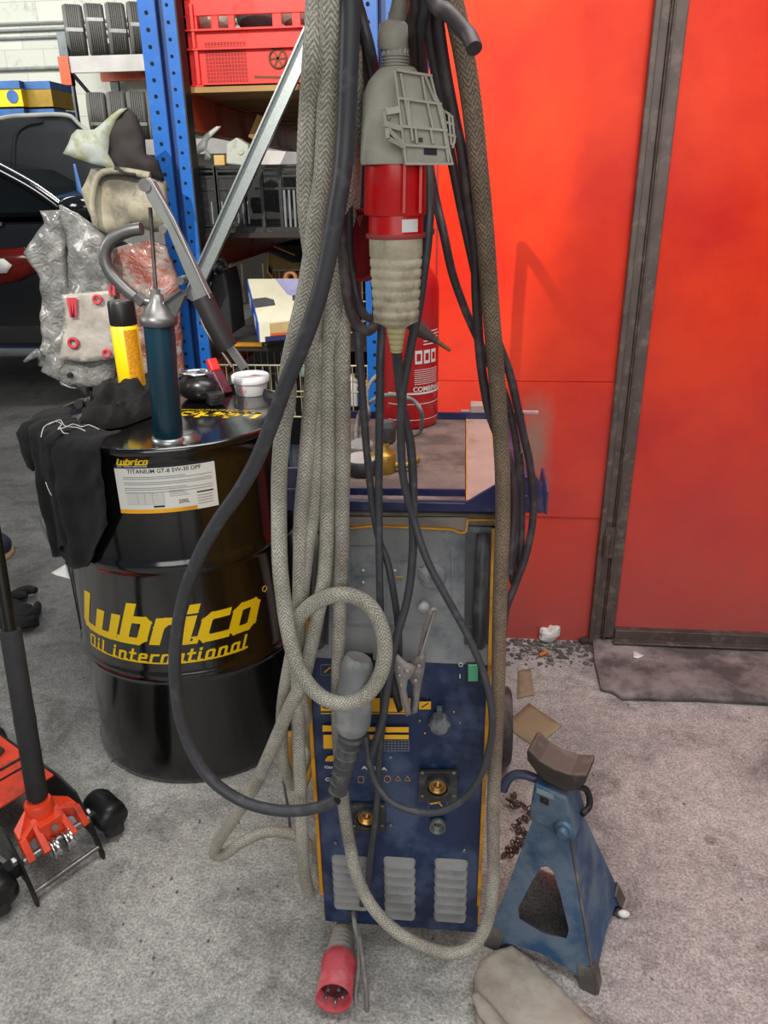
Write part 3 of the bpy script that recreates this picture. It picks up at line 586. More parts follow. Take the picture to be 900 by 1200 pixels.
# ================================================================== OIL DRUM
DX, DY, DR, DH = -.70, 1.745, .2925, .885
drm = M('drum_black_gloss', '#0a0a0a', .16, .0, .05, 5, coat=1., bump=(.05, 5))
drum = thing('oil_drum', 'large glossy black steel oil drum with yellow lettering', 'drum', (DX, DY, 0))
pr = [(.27, .012), (.283, .0), (.292, .004), (.292, .018), (.286, .03)]
def rib(z): return [(.2865, z-.022), (.290, z-.012), (.2955, z), (.290, z+.012), (.2865, z+.022)]
pr += rib(.315)+rib(.605)
pr += [(.2865, .84), (.2865, .862), (.293, .868), (.296, .877), (.293, .886), (.287, .886), (.284, .878), (.281, .868), (.0001, .868)]
MB().lathe(pr, (DX, DY, 0), seg=96, cap=False).build('drum_body', drm, drum)
MB().lathe([(.2805, .8686), (.0001, .8686)], (DX, DY, 0), seg=64, cap=False).build('drum_lid', M('drum_lid_black', '#1c1c1d', .14, .6, .15, 6, coat=.6, bump=(.12, 6)), drum)
b = MB(); b.lathe([(.034, 0), (.036, .01), (.028, .014), (.028, .02), (.012, .022)], (-.60, 1.56, .869), seg=24); b.build('bung', steel, drum)
b = MB(); b.lathe([(.018, 0), (.018, .012), (.01, .014)], (-.87, 1.80, .869), seg=20); b.build('vent_plug', steel, drum)
def cyl(px, py, r=DR):
    d = ray(px, py); ox, oy = CAM.x-DX, CAM.y-DY; a = d.x**2+d.y**2; bb = 2*(d.x*ox+d.y*oy); c = ox*ox+oy*oy-r*r; D = bb*bb-4*a*c
    t_ = (-bb-math.sqrt(max(0, D)))/2/a; p = CAM+d*t_; return math.atan2(p.y-DY, p.x-DX), p.z
def wrap(me_v, r):   # (s along circumference, z, off) -> world
    out = []
    for s, z, o_ in me_v:
        a = s/DR; out.append(V((DX+(r+o_)*math.cos(a), DY+(r+o_)*math.sin(a), z)))
    return out
# slanted stroke letters (joined retro script)
GL = {
 'L': ([[(0, 1.62), (0, .25), (.1, .05), (.3, 0), (.75, 0)]], .62),
 'u': ([[(0, 1), (0, .15), (.12, 0), (.5, 0), (.62, .15)], [(.62, 1), (.62, 0), (.9, 0)]], .95),
 'b': ([[(0, 1.62), (0, 0)], [(0, 1), (.5, 1), (.62, .87), (.62, .13), (.5, 0), (0, 0)]], .95),
 'r': ([[(0, 1), (0, 0)], [(0, .7), (.18, .97), (.62, .97)]], .78),
 'i': ([[(0, 1), (0, 0), (.3, 0)], [(0, 1.33), (.0, 1.5)]], .42),
 'c': ([[(.58, .97), (.14, .97), (0, .82), (0, .15), (.14, 0), (.75, 0)]], .86),
 'o': ([[(.12, 1), (.5, 1), (.62, .87), (.62, .13), (.5, 0), (.12, 0), (0, .13), (0, .87), (.12, 1)]], .9),
 'O': ([[(.12, 1.5), (.6, 1.5), (.72, 1.37), (.72, .13), (.6, 0), (.12, 0), (0, .13), (0, 1.37), (.12, 1.5)]], 1.1),
 'l': ([[(0, 1.6), (0, .15), (.12, 0), (.4, 0)]], .5),
 'n': ([[(0, 1), (0, 0)], [(0, .75), (.18, 1), (.5, 1), (.62, .87), (.62, 0), (.9, 0)]], .95),
 't': ([[(.1, 1.5), (.1, .15), (.22, 0), (.55, 0)], [(-.15, 1), (.45, 1)]], .66),
 'e': ([[(0, .52), (.62, .52), (.62, .87), (.5, 1), (.12, 1), (0, .87), (0, .13), (.12, 0), (.75, 0)]], .88),
 'a': ([[(.62, .75), (.5, 1), (.12, 1), (0, .87), (0, .13), (.12, 0), (.62, .1)], [(.62, 1), (.62, 0), (.9, 0)]], .95),
 ' ': ([], .5)}
def strokes(txt, th, slant=.28, gap=.12):
    quads = []; x = 0
    for ch in txt:
        st, adv = GL[ch]
        for pl in st:
            for (ax, ay), (bx, by) in zip(pl, pl[1:]):
                a = V((x+ax, ay)); c = V((x+bx, by)); d = (c-a); n_ = max(1, int(d.length/.16)); d.normalize(); nn = V((-d.y, d.x))*th/2
                a2, c2 = a-d*th*.36, c+d*th*.36
                for k in range(n_):
                    p, q_ = a2+(c2-a2)*k/n_, a2+(c2-a2)*(k+1)/n_; quads.append([p-nn, q_-nn, q_+nn, p+nn])
        x += adv+gap
    quads = [[V((v.x+v.y*slant, v.y)) for v in q_] for q_ in quads]
    mx = max(v.x for q_ in quads for v in q_); return quads, mx
def drum_logo(txt, th, s0, s1, z0, hgt, mat, name, off=.0008, gap=.12, under=None):
    qs, W_ = strokes(txt, th, gap=gap); k = (s1-s0)/W_; b = MB()
    for i, q_ in enumerate(qs): b.add(wrap([(s0+v.x*k, z0+v.y*hgt, off+.00001*(i % 7)) for v in q_], .2865), [(0, 1, 2, 3)])
    if under:
        a, c, zz, t_ = under; n_ = 30
        for j in range(n_): u0, u1 = s0+(s1-s0)*(a+(c-a)*j/n_), s0+(s1-s0)*(a+(c-a)*(j+1)/n_); b.add(wrap([(u0, z0+zz, off), (u1, z0+zz, off), (u1, z0+zz+t_, off), (u0, z0+zz+t_, off)], .2865), [(0, 1, 2, 3)])
    return b.build(name, mat, drum)
yl = M('drum_yellow', '#e6c112', .3, 0, .04)
S = lambda px, py: cyl(px, py, .287)
sL, zL = S(104, 742); sR, zR = S(303, 712); zt_ = S(96, 697)[1]
zb_ = S(175, 757)[1]; hx = (S(303, 690)[1]-S(300, 724)[1])
drum_logo('Lubrico', .33, sL*DR, (sR+.03)*DR, zb_+.010, .058, yl, 'yellow_lettering', gap=.1)
z2 = S(175, 776)[1]
drum_logo('Oil international', .27, (sL+.02)*DR, S(290, 742)[0]*DR, z2, .021, yl, 'small_yellow_lettering', gap=.28, under=(.0, .97, -.004, .004))
a_, z_ = S(310, 690); b = MB(); cpt = [(a_*DR+.007*math.cos(k*.5236), z_+.007*math.sin(k*.5236), .001) for k in range(12)]
b.tube(wrap(cpt, .2865), .0009, 5, closed=True, sub=2); b.build('registered_ring', yl, drum)
# drum label
def wbox(s0, s1, z0, z1, off, b, mi=0, n_=10, sk=0.):
    for j in range(n_):
        u0, u1 = s0+(s1-s0)*j/n_, s0+(s1-s0)*(j+1)/n_
        b.add(wrap([(u0, z0, off), (u1, z0, off), (u1, z1, off), (u0, z1, off)], .2865), [(0, 1, 2, 3)], mi)
l0, l1 = S(133, 545)[0]*DR, S(251, 541)[0]*DR; zt1 = S(190, 548)[1]; zb1 = S(190, 601)[1]; zk = S(190, 530)[1]
lw = l1-l0; lh = zt1-zb1
b = MB(); wbox(l0, l1, zb1, zt1, .0006, b, 0); wbox(l0, l1, zt1, min(zk+.004, .85), .0006, b, 1); wbox(l0, l1-lw*.22, zb1, zb1+lh*.09, .0008, b, 2)
lbl = b.build('paper_label', [M('label_white', '#d9d9d2', .5, 0, .03), M('label_black', '#17171a', .5), M('label_yellow', '#e5a516', .5)], drum)
b = MB()
for zf in (.86, .82, .74, .70, .62, .58, .52): wbox(l0+lw*.08, l1-lw*(.04 if zf not in (.86, .62) else .3), zb1+lh*(zf-.06), zb1+lh*(zf-.045), .0009, b)
for k in range(7): wbox(l0+lw*.09, l0+lw*.46, zb1+lh*(.2+.04*k), zb1+lh*(.207+.04*k), .0009, b)
for u in (.2, .27, .35, .46): wbox(l0+lw*u, l0+lw*(u+.004), zb1+lh*.2, zb1+lh*.45, .0009, b)
for k in range(4): wbox(l0+lw*.52, l0+lw*(.72-.02*k), zb1+lh*(.36+.04*k), zb1+lh*(.37+.04*k), .0009, b); wbox(l0+lw*.79, l0+lw*.95, zb1+lh*(.12+.06*k), zb1+lh*(.135+.06*k), .0009, b)
b.build('fine_print', greyink, lbl)
b = MB(); wbox(l0+lw*.79, l0+lw*.96, zb1+lh*.37, zb1+lh*.40, .001, b); wbox(l0+lw*.35, l0+lw*.46, zb1+lh*.13, zb1+lh*.17, .001, b); b.build('black_bar', ink, lbl)
def wtext(body, size, s, z, mat, name, par, off=0.002):
    cu = bpy.data.curves.new(name, 'FONT'); cu.body = body; cu.size = size; cu.offset = off*size*4; cu.resolution_u = 2
    t_ = bpy.data.objects.new(name, cu); COL.objects.link(t_); bpy.context.view_layer.update()
    me = bpy.data.meshes.new_from_object(t_.evaluated_get(bpy.context.evaluated_depsgraph_get())); bpy.data.objects.remove(t_)
    for v in me.vertices: p = wrap([(s+v.co.x, z+v.co.y, .0012)], .2865)[0]; v.co = p
    me.materials.clear(); me.materials.append(mat); o = bpy.data.objects.new(name, me); COL.objects.link(o); put(o, par); return o
wtext('TITANIUM GT-8 5W-30 DPF',   .0128, l0+lw*.13, zb1+lh*.895, ink, 'label_text', lbl)
wtext('200L', .012, l0+lw*.6, zb1+lh*.19, ink, 'label_text', lbl)
drum_logo('Lubrico', .36, l0+lw*.04, l0+lw*.36, zt1+.009, .0085, yl, 'label_logo', off=.0014, gap=.1)
drum_logo('Oil international', .24, l0+lw*.04, l0+lw*.34, zt1+.0035, .0025, white, 'label_logo_line', off=.0014, gap=.28)
# lettering on the lid (faces the far side)
qs, W_ = strokes('Lubrico', .36, gap=.1); b = MB(); k = .24/W_
for q_ in qs: b.add([V((-.60+(v.y*.05)*.1+.01-v.x*k+.10, 1.80-v.y*.028, .8692)) for v in q_], [(0, 1, 2, 3)])
b.build('lid_lettering', yl, drum)
qs, W_ = strokes('Oil international', .26, gap=.28); b = MB(); k = .2/W_
for q_ in qs: b.add([V((-.51-v.x*k, 1.825-v.y*.008, .8692)) for v in q_], [(0, 1, 2, 3)])
b.build('lid_small_lettering', yl, drum)
# ---- black sweatshirt draped over drum
cl = M('black_cotton', '#0d0d0e', .92, 0, .25, 30, bump=(.2, 160))
sw = thing('sweatshirt', 'black sweatshirt draped over the left side of the oil drum', 'clothing', (DX-.2, DY-.1, .88))
def drape(th0, th1, ztop, zfun, name, amp=.012, seed=0, nfold=5):
    b = MB(); nu, nv = 44, 34; vs = []
    for lay in (0, 1):
        for i in range(nu+1):
            u = i/nu; th = th0+(th1-th0)*u
            for j in range(nv+1):
                v = j/nv; zl = zfun(u); L_ = .07+(ztop-zl); s_ = v*L_
                fold = amp*(math.sin(u*nfold*6.28+seed+1.3*v)+.5*math.sin(u*nfold*13+seed*2-2*v))*(.3+.7*v)+.008*noise.noise(V((u*6+seed, v*7, 2)))
                o_ = .006+max(0, .006+fold)+(0 if lay else .006)
                if s_ < .07: r_ = DR-.07+s_; z = ztop+.002+o_*.6
                else:
                    t_ = min(1, (s_-.07)/.03); r_ = DR+o_+.003; z = ztop-(s_-.07)+o_*.4*(1-t_)
                thh = th+.03*v*v*math.sin(seed+u*3)
                vs.append(V((DX+r_*math.cos(thh), DY+r_*math.sin(thh), z)))
    W2 = (nv+1); off = (nu+1)*W2; fs = []
    for i in range(nu):
        for j in range(nv): q_ = (i*W2+j, (i+1)*W2+j, (i+1)*W2+j+1, i*W2+j+1); fs.append(q_[::-1]); fs.append(tuple(k_+off for k_ in q_))
    rim = [(i*W2, (i+1)*W2) for i in range(nu)]+[(i*W2+nv, (i+1)*W2+nv) for i in range(nu)]+[(j, j+1) for j in range(nv)]+[(nu*W2+j, nu*W2+j+1) for j in range(nv)]
    for a, c in rim: fs.append((a, c, c+off, a+off))
    b.add(vs, fs, 0, True); return b.build(name, cl, sw)
tA, tB = math.radians(-167), S(126, 530)[0]
def zf(u): return .64-.05*math.sin(u*3.1) + (.0 if u < .75 else (u-.75)*.35)
drape(tA, tB, .892, zf, 'front_panel', .008, 1.0, 3)
drape(math.radians(-152), math.radians(-119), .894, lambda u: .62+.03*math.cos(u*7), 'hanging_sleeve', .012, 2.4, 2)
q0 = Z(60, 500, .9)
a = upright([(50, 488), (88, 490), (96, 508), (60, 512), (48, 530), (47, 545), (40, 552), (32, 548), (26, 530), (20, 507), (26, 496)], 1.62, .03, .02, amp=.012, ns=14, seed=3); a.build('folded_cuff', cl, sw)
b = MB(); cq = Z(141, 487, .87); cq.z = .872; NG = 60; vs = []
for i in range(NG+1):
    for k in range(NG+1):
        a, r_ = 2*math.pi*k/NG, i/NG; x, y = r_*math.cos(a), r_*math.sin(a)
        q = V((x*5.0, y*5.0, 1.7)); w_ = V((noise.noise(q*.5), noise.noise(q*.5+V((5, 2, 1))), 0))*1.6
        rd = 1-abs(noise.noise((q+w_)*.42))*2.4; rd2 = noise.noise((q+w_)*.9+V((3, 3, 3)))
        h = (max(0, 1-r_**2.6))**.5*(.046+.038*rd+.016*rd2)
        vs.append(cq+V((x*.085*(1+.15*math.sin(3*a)), y*.135*(1+.1*math.sin(2*a+1)), max(0, h))))
b.add(vs, [(i*(NG+1)+k, (i+1)*(NG+1)+k, (i+1)*(NG+1)+k+1, i*(NG+1)+k+1) for i in range(NG) for k in range(NG)], 0, True)
b.build('bunched_hood', cl, sw)
for pts in (((36, 512), (40, 500), (52, 494), (60, 497), (56, 503), (66, 500), (74, 497), (84, 500), (92, 498), (104, 503)), ((44, 498), (58, 492), (64, 499), (78, 501), (88, 505)), ((58, 500), (62, 507), (68, 508))):
    MB().tube([Z(x+12, y, .918+.004*(k % 2)) for k, (x, y) in enumerate(pts)], .0009, 5).build('loose_thread', white, sw)
b = MB(); a0_, z0_ = S(72, 560)
b.tube([V((DX+(DR+.03)*math.cos(a), DY+(DR+.03)*math.sin(a), z)) for a, z in ((a0_, z0_), (a0_+.03, z0_-.02), (a0_+.07, z0_-.03), (a0_+.09, z0_-.04))], .001, 5); b.build('loose_thread', white, sw)
# ---- bits on the drum
b = MB(); q = Z(108, 476, .88); b.box(q+V((0, 0, .008)), (.05, .03, .022), Matrix.Rotation(.4, 3, 'Z')); b.lathe([(.012, 0), (.012, .02)], q+V((-.02, -.01, .01)), (0, -1, .2), 12); b.lathe([(.014, 0), (.014, .02)], q+V((.028, .01, 0)), seg=12)
tag(b.build('hose_clamp', darkst, bevel=.002), 'small dark metal clamp on the drum lid left of the bunched cloth', 'clamp')
# spray can
q = Z(150, 470, .869); q = V((-.945, 1.855, .869)); sc = V((q.x, q.y, .869))
can = thing('spray_can', 'yellow spray can with a black cap standing behind the black cloth', 'spray can', tuple(sc))
ztop = P(147, 352, sc.y).z; zc1 = P(147, 380, sc.y).z; hh_ = ztop-.869
sc.x = P(148, 400, sc.y).x; rr_ = .033
MB().lathe([(.03, 0), (rr_, .004), (rr_, zc1-.869-.004), (rr_-.004, zc1-.869)], sc, seg=40).build('can_body', M('can_yellow', '#ecc606', .35, .0, .04), can)
MB().lathe([(rr_-.001, zc1-.869), (rr_, zc1-.869+.003), (rr_-.001, hh_-.006), (rr_-.004, hh_)], sc, seg=40).build('cap', M('cap_black', '#161616', .4), can)
b = MB(); n_ = 10
for j in range(n_): a0_ = -1.25+j*.11; a1_ = a0_+.11; b.add([sc+V(((rr_+.0006)*math.cos(a), (rr_+.0006)*math.sin(a), z)) for a, z in ((a0_, .03), (a1_, .03), (a1_, zc1-.869-.01), (a0_, zc1-.869-.01))], [(0, 1, 2, 3)])
b.build('orange_text_panel', M('can_orange', '#c98a1c', .4, 0, .3, 160), can)
# white tub
q = Z(295, 461, .869); tub = thing('plastic_tub', 'small white plastic tub with lid on the oil drum', 'tub', tuple(q))
r_ = rad(40, q); wp = M('tub_white', '#dcdcdc', .35, 0, .03)
MB().lathe([(r_*.86, 0), (r_*.9, .002), (r_, .04)], q, seg=40).build('tub_body', wp, tub)
MB().lathe([(r_*1.08, .034), (r_*1.1, .038), (r_*1.1, .05), (r_*1.02, .053), (r_*.96, .05), (.001, .05)], q, seg=40, cap=False).build('lid', wp, tub)
b = MB(); c = q+V((-.012, -r_*1.0, .018)); b.tube([c+V((0, 0, .009)), c+V((.009, 0, 0)), c+V((0, 0, -.009)), c+V((-.009, 0, 0))], .0007, 4, closed=True, sub=1); b.box(c+V((0, 0, 0)), (.0015, .001, .008)); b.build('hazard_diamond', redpl, tub)
b = MB()
for k in range(5): b.bar(q+V((.012+.006*k-.01, .004*(k % 2)-.01, .0508)), q+V((.02+.004*k-.01, .012-.01, .0508)), .002, .0006)
b.build('red_marking', redpl, tub)
# lamp / goggles cluster
q = Z(232, 474, .869); gp = thing('work_lamp', 'black plastic lamp head with a bright rim on the drum', 'lamp', tuple(q))
b = MB(); b.ball(q+V((0, .03, .035)), .042, (1.25, .9, .85)); b.ball(q+V((-.03, .06, .03)), .04, (1, 1, .8)); b.build('lamp_body', M('lamp_black', '#18181a', .3), gp)
b = MB(); b.tube([q+V((-.012+.04*math.cos(a), .045+.03*math.sin(a), .072)) for a in [k*.5236 for k in range(12)]], .004, 8, closed=True, sub=2); b.lathe([(.034, 0), (.001, .006)], q+V((-.012, .045, .072)), seg=24); b.build('lamp_rim', chrome, gp)
b = MB(); b.box(q+V((.05, -.005, .018)), (.04, .035, .03), Matrix.Rotation(.6, 3, 'Z')); b.box(q+V((.055, -.022, .02)), (.02, .006, .016), Matrix.Rotation(.6, 3, 'Z')); b.build('clip', black, gp, bevel=.004)
q = Z(266, 462, .869); ut = thing('utility_knife', 'red and maroon plastic tool standing beside the white tub', 'tool', tuple(q))
b = MB(); b.bar(q, q+V((-.035, .03, .055)), .032, .02); b.build('handle', M('maroon_plastic', '#5c1a2c', .4), ut, bevel=.004)
b = MB(); b.bar(q+V((-.035, .03, .055)), q+V((-.05, .045, .085)), .028, .018); b.build('head', M('bright_red_plastic', '#d61f1a', .35), ut, bevel=.004)
# ---- grease gun
gg = V(Z(198, 519, .875)); gg.z = .869
G = thing('grease_gun', 'teal grease gun with steel lever standing upright on the drum', 'grease gun', tuple(gg))
yG = gg.y; teal = M('grease_gun_teal', '#123545', .3, .1, .1, 10, coat=.3); castm = M('cast_grey', '#6a6a6a', .4, .7, .15, 30); zinc = M('zinc_plate', '#a5a7a5', .33, .8, .1, 25)
def gp_(px, py, dy=0.): return P(px, py, yG+dy)
top = gp_(186, 378); bot = gg; ax = (top-V((bot.x, yG, bot.z))); L_ = ax.length
rG = rad(42, top)
MB().lathe([(rG*.82, .014), (rG*.85, .018), (rG*.85, L_)], bot, ax, 40).build('barrel', teal, G)
MB().lathe([(rG*.9, 0), (rG*.98, .002), (rG*.98, .02), (rG*.85, .022)], bot, ax, 40).build('bottom_cap', zinc, G)
hz = gp_(185, 347)-top
MB().lathe([(rG*.98, -.004), (rG*1.03, .0), (rG*1.03, .012), (rG*.85, .016), (rG*.7, .03), (rG*.42, .042), (rG*.35, .055), (.001, .06)], top, ax, 32).build('head_cap', castm, G)
MB().lathe([(.006, 0), (.006, .001), (.004, .002), (.004, (gp_(176, 243)-gp_(183, 345)).length)], gp_(183, 345), gp_(176, 243)-gp_(183, 345), 10).build('piston_rod', darkst, G)
MB().lathe([(.011, 0), (.011, .022)], gp_(183, 352), ax, 6, smooth=False).build('rod_nut', zinc, G)
MB().tube([gp_(166, 268), gp_(150, 271), gp_(132, 280), gp_(123, 296), gp_(127, 316), gp_(143, 335), gp_(158, 348)], rad(14, top), 14).build('delivery_tube', castm, G)
b = MB(); b.lathe([(.013, 0), (.013, .02)], gp_(160, 346), gp_(170, 356)-gp_(160, 346), 6, smooth=False); b.lathe([(.009, 0), (.009, .05)], gp_(165, 352), gp_(186, 356)-gp_(165, 352), 12); b.build('tube_fitting', castm, G)
b = MB()
for dy in (-.012, .010): b.prism([gp_(x, y, dy) for x, y in ((166, 212), (176, 208), (204, 256), (246, 350), (230, 352), (196, 270), (172, 232))], (0, .003, 0))
b.prism([gp_(x, y, -.012) for x, y in ((175, 210), (178, 212), (247, 350), (244, 352))], (0, .024, 0))
b.build('lever', zinc, G, bevel=.0015)
b = MB(); b.lathe([(.012, -.018), (.012, .016)], gp_(173, 217), (0, -1, 0), 16); b.lathe([(.008, -.018), (.008, .016)], gp_(194, 268), (0, -1, 0), 16); b.lathe([(.008, -.018), (.008, .016)], gp_(214, 328), (0, -1, 0), 16); b.build('pivot_bolt', steel, G)
MB().tube([gp_(237, 348), gp_(250, 375), gp_(262, 398), gp_(268, 408)], [rad(24, top), rad(25, top), rad(25, top), rad(24, top)], 14, sy=1.0).build('grip', M('grip_black', '#231e20', .5), G)
b = MB(); b.bar(gp_(266, 402), gp_(287, 432), .018, .008, up=V((0, 1, 0))); b.build('lever_end', zinc, G, bevel=.001)
b = MB(); b.tube([gp_(232, 358), gp_(240, 385), gp_(262, 415), gp_(272, 430)], .0035, 8); b.build('pull_rod', zinc, G)
b = MB(); b.prism([gp_(x, y, .0) for x, y in ((192, 352), (211, 340), (219, 346), (205, 370), (190, 362))], (0, .01, 0)); b.bar(gp_(192, 354, -.004), gp_(212, 339, -.004), .004, .006, up=V((0, 1, 0))); b.bar(gp_(205, 371, -.004), gp_(216, 346, -.004), .004, .006, up=V((0, 1, 0))); b.build('lever_bracket', castm, G)
# ================================================================== WRAPPED FENDERS ON A PANEL STAND
st = thing('panel_stand', 'black steel panel stand behind the drum, hidden by wrapped parts', 'stand', (-1.55, 3.0, 0))
Yf = 2.75
b = MB()
for x in (-1.46, -1.18): MB().tube([(x, Yf+.12, .0), (x, Yf+.1, .6), (x, Yf+.1, 1.12)], .014, 8).build('upright', blackst, st)
b = MB(); b.tube([(-1.52, Yf+.1, .95), (-1.4, Yf+.1, .95), (-1.14, Yf+.1, .95)], .012, 8); b.tube([(-1.46, Yf-.04, .745), (-1.46, Yf+.1, .745)], .01, 8); b.tube([(-1.18, Yf-.0, .735), (-1.18, Yf+.1, .735)], .01, 8); b.build('cross_bar', blackst, st)
b = MB()
for x in (-1.46, -1.18): MB().tube([(x, Yf-.05, .02), (x, Yf+.12, .02), (x, Yf+.4, .02)], .014, 8).build('foot', blackst, st)
wrapm = M('plastic_film', '#8f8f8c', .2, 0, .3, 16, ('#5f6060', .45, 9, 0), (1., 16, 3.5), coat=.9, trans=.2)
wrapr = M('film_over_red', '#96564a', .22, 0, .35, 14, ('#a39c96', .5, 10, 0), (1., 16, 3.5), coat=.9, trans=.1)
wf = thing('wrapped_fender', 'car fender in clear plastic film with white red printed sheet', 'fender', (-1.45, Yf, .73))
upright([(48, 247), (70, 246), (76, 262), (80, 330), (86, 380), (66, 432), (45, 428), (50, 400), (49, 326), (28, 296), (40, 280), (52, 262)], Yf+.05, .04, .018, amp=.018, ns=22, edge=.5).build('film_layer', wrapm, wf)
upright([(70, 240), (90, 250), (122, 276), (133, 300), (130, 345), (137, 400), (134, 445), (118, 453), (80, 452), (50, 434), (58, 410), (74, 380), (82, 330), (80, 280)], Yf, .05, .018, amp=.02, ns=20, edge=.5, seed=5).build('film_layer', wrapm, wf)
ppm = M('printed_sheet', '#aca69e', .35, 0, .12, 20, None, (.6, 30), coat=.6)
upright([(74, 345), (132, 340), (134, 400), (136, 420), (100, 424), (70, 422), (78, 380)], Yf-.05, .012, .02, amp=.012, ns=15, edge=.7).build('printed_sheet', ppm, wf)
rm = M('red_print', '#c23a48', .5)
b = MB()
for px, py, r_ in ((114, 351, 6), (86, 402, 7), (125, 414, 5.5)):
    c = P(px, py, Yf-.068); R__ = rad(r_*2, c)
    MB().tube([c+V((R__*.75*math.cos(a), 0, R__*.75*math.sin(a))) for a in [k*.5236 for k in range(12)]], R__*.28, 6, closed=True, sub=2).build('red_ring_print', rm, wf)
b = MB()
for k in range(3): b.bar(P(80+4*k, 349, Yf-.066), P(84+2*k, 372, Yf-.066), .012, .003, up=V((0, 1, 0)))
for x_ in (128, 133): b.bar(P(x_, 334, Yf-.06), P(x_+1, 346, Yf-.06), .008, .003, up=V((0, 1, 0)))
b.build('red_letters_print', rm, wf)
upright([(46, 425), (50, 416), (44, 408), (38, 412), (27, 423), (30, 425), (44, 418)], Yf, .01, .015, amp=.006).build('film_tail', wrapm, wf)
upright([(70, 447), (82, 453), (92, 455), (82, 455), (72, 451)], Yf-.03, .012, .015).build('film_tail', wrapm, wf)
w2 = thing('wrapped_fender', 'reddish car fender in plastic film between can and blue post', 'fender', (-1.2, Yf+.1, .73))
upright([(130, 292), (150, 286), (176, 282), (196, 288), (208, 330), (214, 400), (216, 440), (168, 448), (130, 440), (126, 360)], Yf+.08, .06, .025, amp=.03, ns=13, edge=.5, seed=9).build('film_layer', wrapr, w2)
# bare liners and bracket on top
lin_m = M('dusty_liner', '#98927f', .7, 0, .25, 8, ('#5f5d55', .45, 9, 0), (.3, 30)); drk = M('liner_inside', '#2b2625', .8)
lnr = thing('wheel_arch_liner', 'dusty beige grey wheel arch liner hanging left of the post', 'liner', (-1.3, Yf, 1.15))
upright([(98, 222), (112, 198), (140, 196), (178, 203), (194, 212), (198, 270), (182, 272), (166, 264), (150, 270), (128, 276), (112, 262), (104, 245)], Yf+.02, .10, .025, amp=.03, ns=8, edge=.35).build('liner_shell', lin_m, lnr)
MB().tube([P(x, y, Yf-.04) for x, y in ((112, 262), (108, 236), (116, 206), (140, 200), (176, 206))], .012, 8).build('rolled_edge', lin_m, lnr)
MB().tube([P(x, y, Yf-.045) for x, y in ((135, 197), (150, 203), (160, 204))], .008, 8).build('dark_rib', drk, lnr)
br_ = thing('bumper_bracket', 'grey green torn bumper piece with a dark inner side', 'bumper piece', (-1.3, Yf, 1.3))
gp2 = M('torn_grey_paint', '#a3aba6', .5, 0, .2, 10, ('#8a8a5c', .4, 16, 0))
upright([(74, 180), (80, 168), (84, 158), (92, 152), (112, 152), (120, 146), (132, 134), (142, 128), (150, 127), (136, 140), (128, 160), (126, 180), (136, 198), (110, 192), (88, 185)], Yf-.04, .03, .02, amp=.015, ns=12, edge=.5).build('grey_skin', gp2, br_)
upright([(152, 126), (160, 136), (168, 160), (170, 180), (184, 188), (190, 212), (160, 200), (140, 200), (128, 184), (126, 165), (130, 148), (140, 136)], Yf-.02, .05, .02, amp=.02, ns=12, edge=.5).build('dark_inner_side', drk, br_)
# ================================================================== FLOOR JACK
jo = V((-.812, 1.145, 0)); JR = Matrix.Rotation(math.atan2(.54, -.84), 3, 'Z')
def j(x, y, z): return jo+JR @ V((x, y, z))
jk = thing('floor_jack', 'red and black trolley jack with black padded handle at left edge', 'jack', tuple(jo))
jred = M('jack_red', '#d8401f', .42, 0, .12, 20, ('#3d2e2a', .33, 12, 0), (.08, 60)); jblk = M('jack_black', '#1c1c1e', .4, .3, .2, 20, ('#4c4a48', .25, 20, 0))
for s in (-1, 1):
    b = MB(); pl = [(0, .0), (-.004, .02), (.03, .1), (.07, .155), (.14, .165), (.62, .13), (.66, .09), (.64, .05), (.2, .05), (.08, .07), (.03, .05), (.012, 0)]
    b.prism([j(x, s*.078-.0025, z) for x, z in pl], JR @ V((0, .005, 0))); b.build('side_plate', jblk, jk)
MB().lathe([(.006, 0), (.006, .156)], j(.012, -.078, .03), JR @ V((0, 1, 0)), 12).build('rear_bar', steel, jk)
b = MB(); b.prism([j(.15, -.074, .158), j(.15, .074, .158), j(.62, .074, .13), j(.62, -.074, .13)], (0, 0, .004)); b.build('deck_plate', jred, jk)
b = MB(); b.bar(j(.27, -.074, .156), j(.27, .074, .156), .006, .004); b.bar(j(.235, -.074, .1575), j(.235, .074, .1575), .004, .004); b.build('deck_seam', jblk, jk)
pp = pillow([(.33, -.05), (.42, -.045), (.46, .0), (.42, .05), (.33, .045), (.3, 0)], j(0, 0, .155), JR @ V((1, 0, 0)), JR @ V((0, 1, 0)), (0, 0, 1), .03, .02, amp=.012, ns=30)
pp.build('grimy_pad', M('grime', '#443f3c', .9, 0, .4, 30, None, (.6, 60)), jk)
b = MB(); b.bb((0, 0, 0), (0, 0, 0)); b = MB()
b.lathe([(.026, 0), (.029, .004), (.029, .045), (.026, .05)], j(.078, .0, .135), (0, 0, 1), 24)
for s in (-1, 1):
    b.prism([j(.07, s*.02, .165), j(.09, s*.02, .165), j(.075, s*.062, .14), j(.045, s*.066, .135), j(.045, s*.058, .12), j(.06, s*.02, .12)], (0, 0, .012))
    b.bar(j(.072, s*.024, .15), j(.016, s*.030, .10), .014, .03); b.bar(j(.05, s*.06, .14), j(.022, s*.062, .10), .014, .026); b.bar(j(.07, s*.012, .15), j(.05, s*.06, .135), .02, .022)
b.box(j(.06, 0, .128), (.05, .05, .05), JR)
b.build('handle_fork', jred, jk, bevel=.004)
b = MB(); b.lathe([(.008, 0), (.008, .15)], j(.028, -.075, .105), JR @ V((0, 1, 0)), 14); b.build('pivot_shaft', steel, jk)
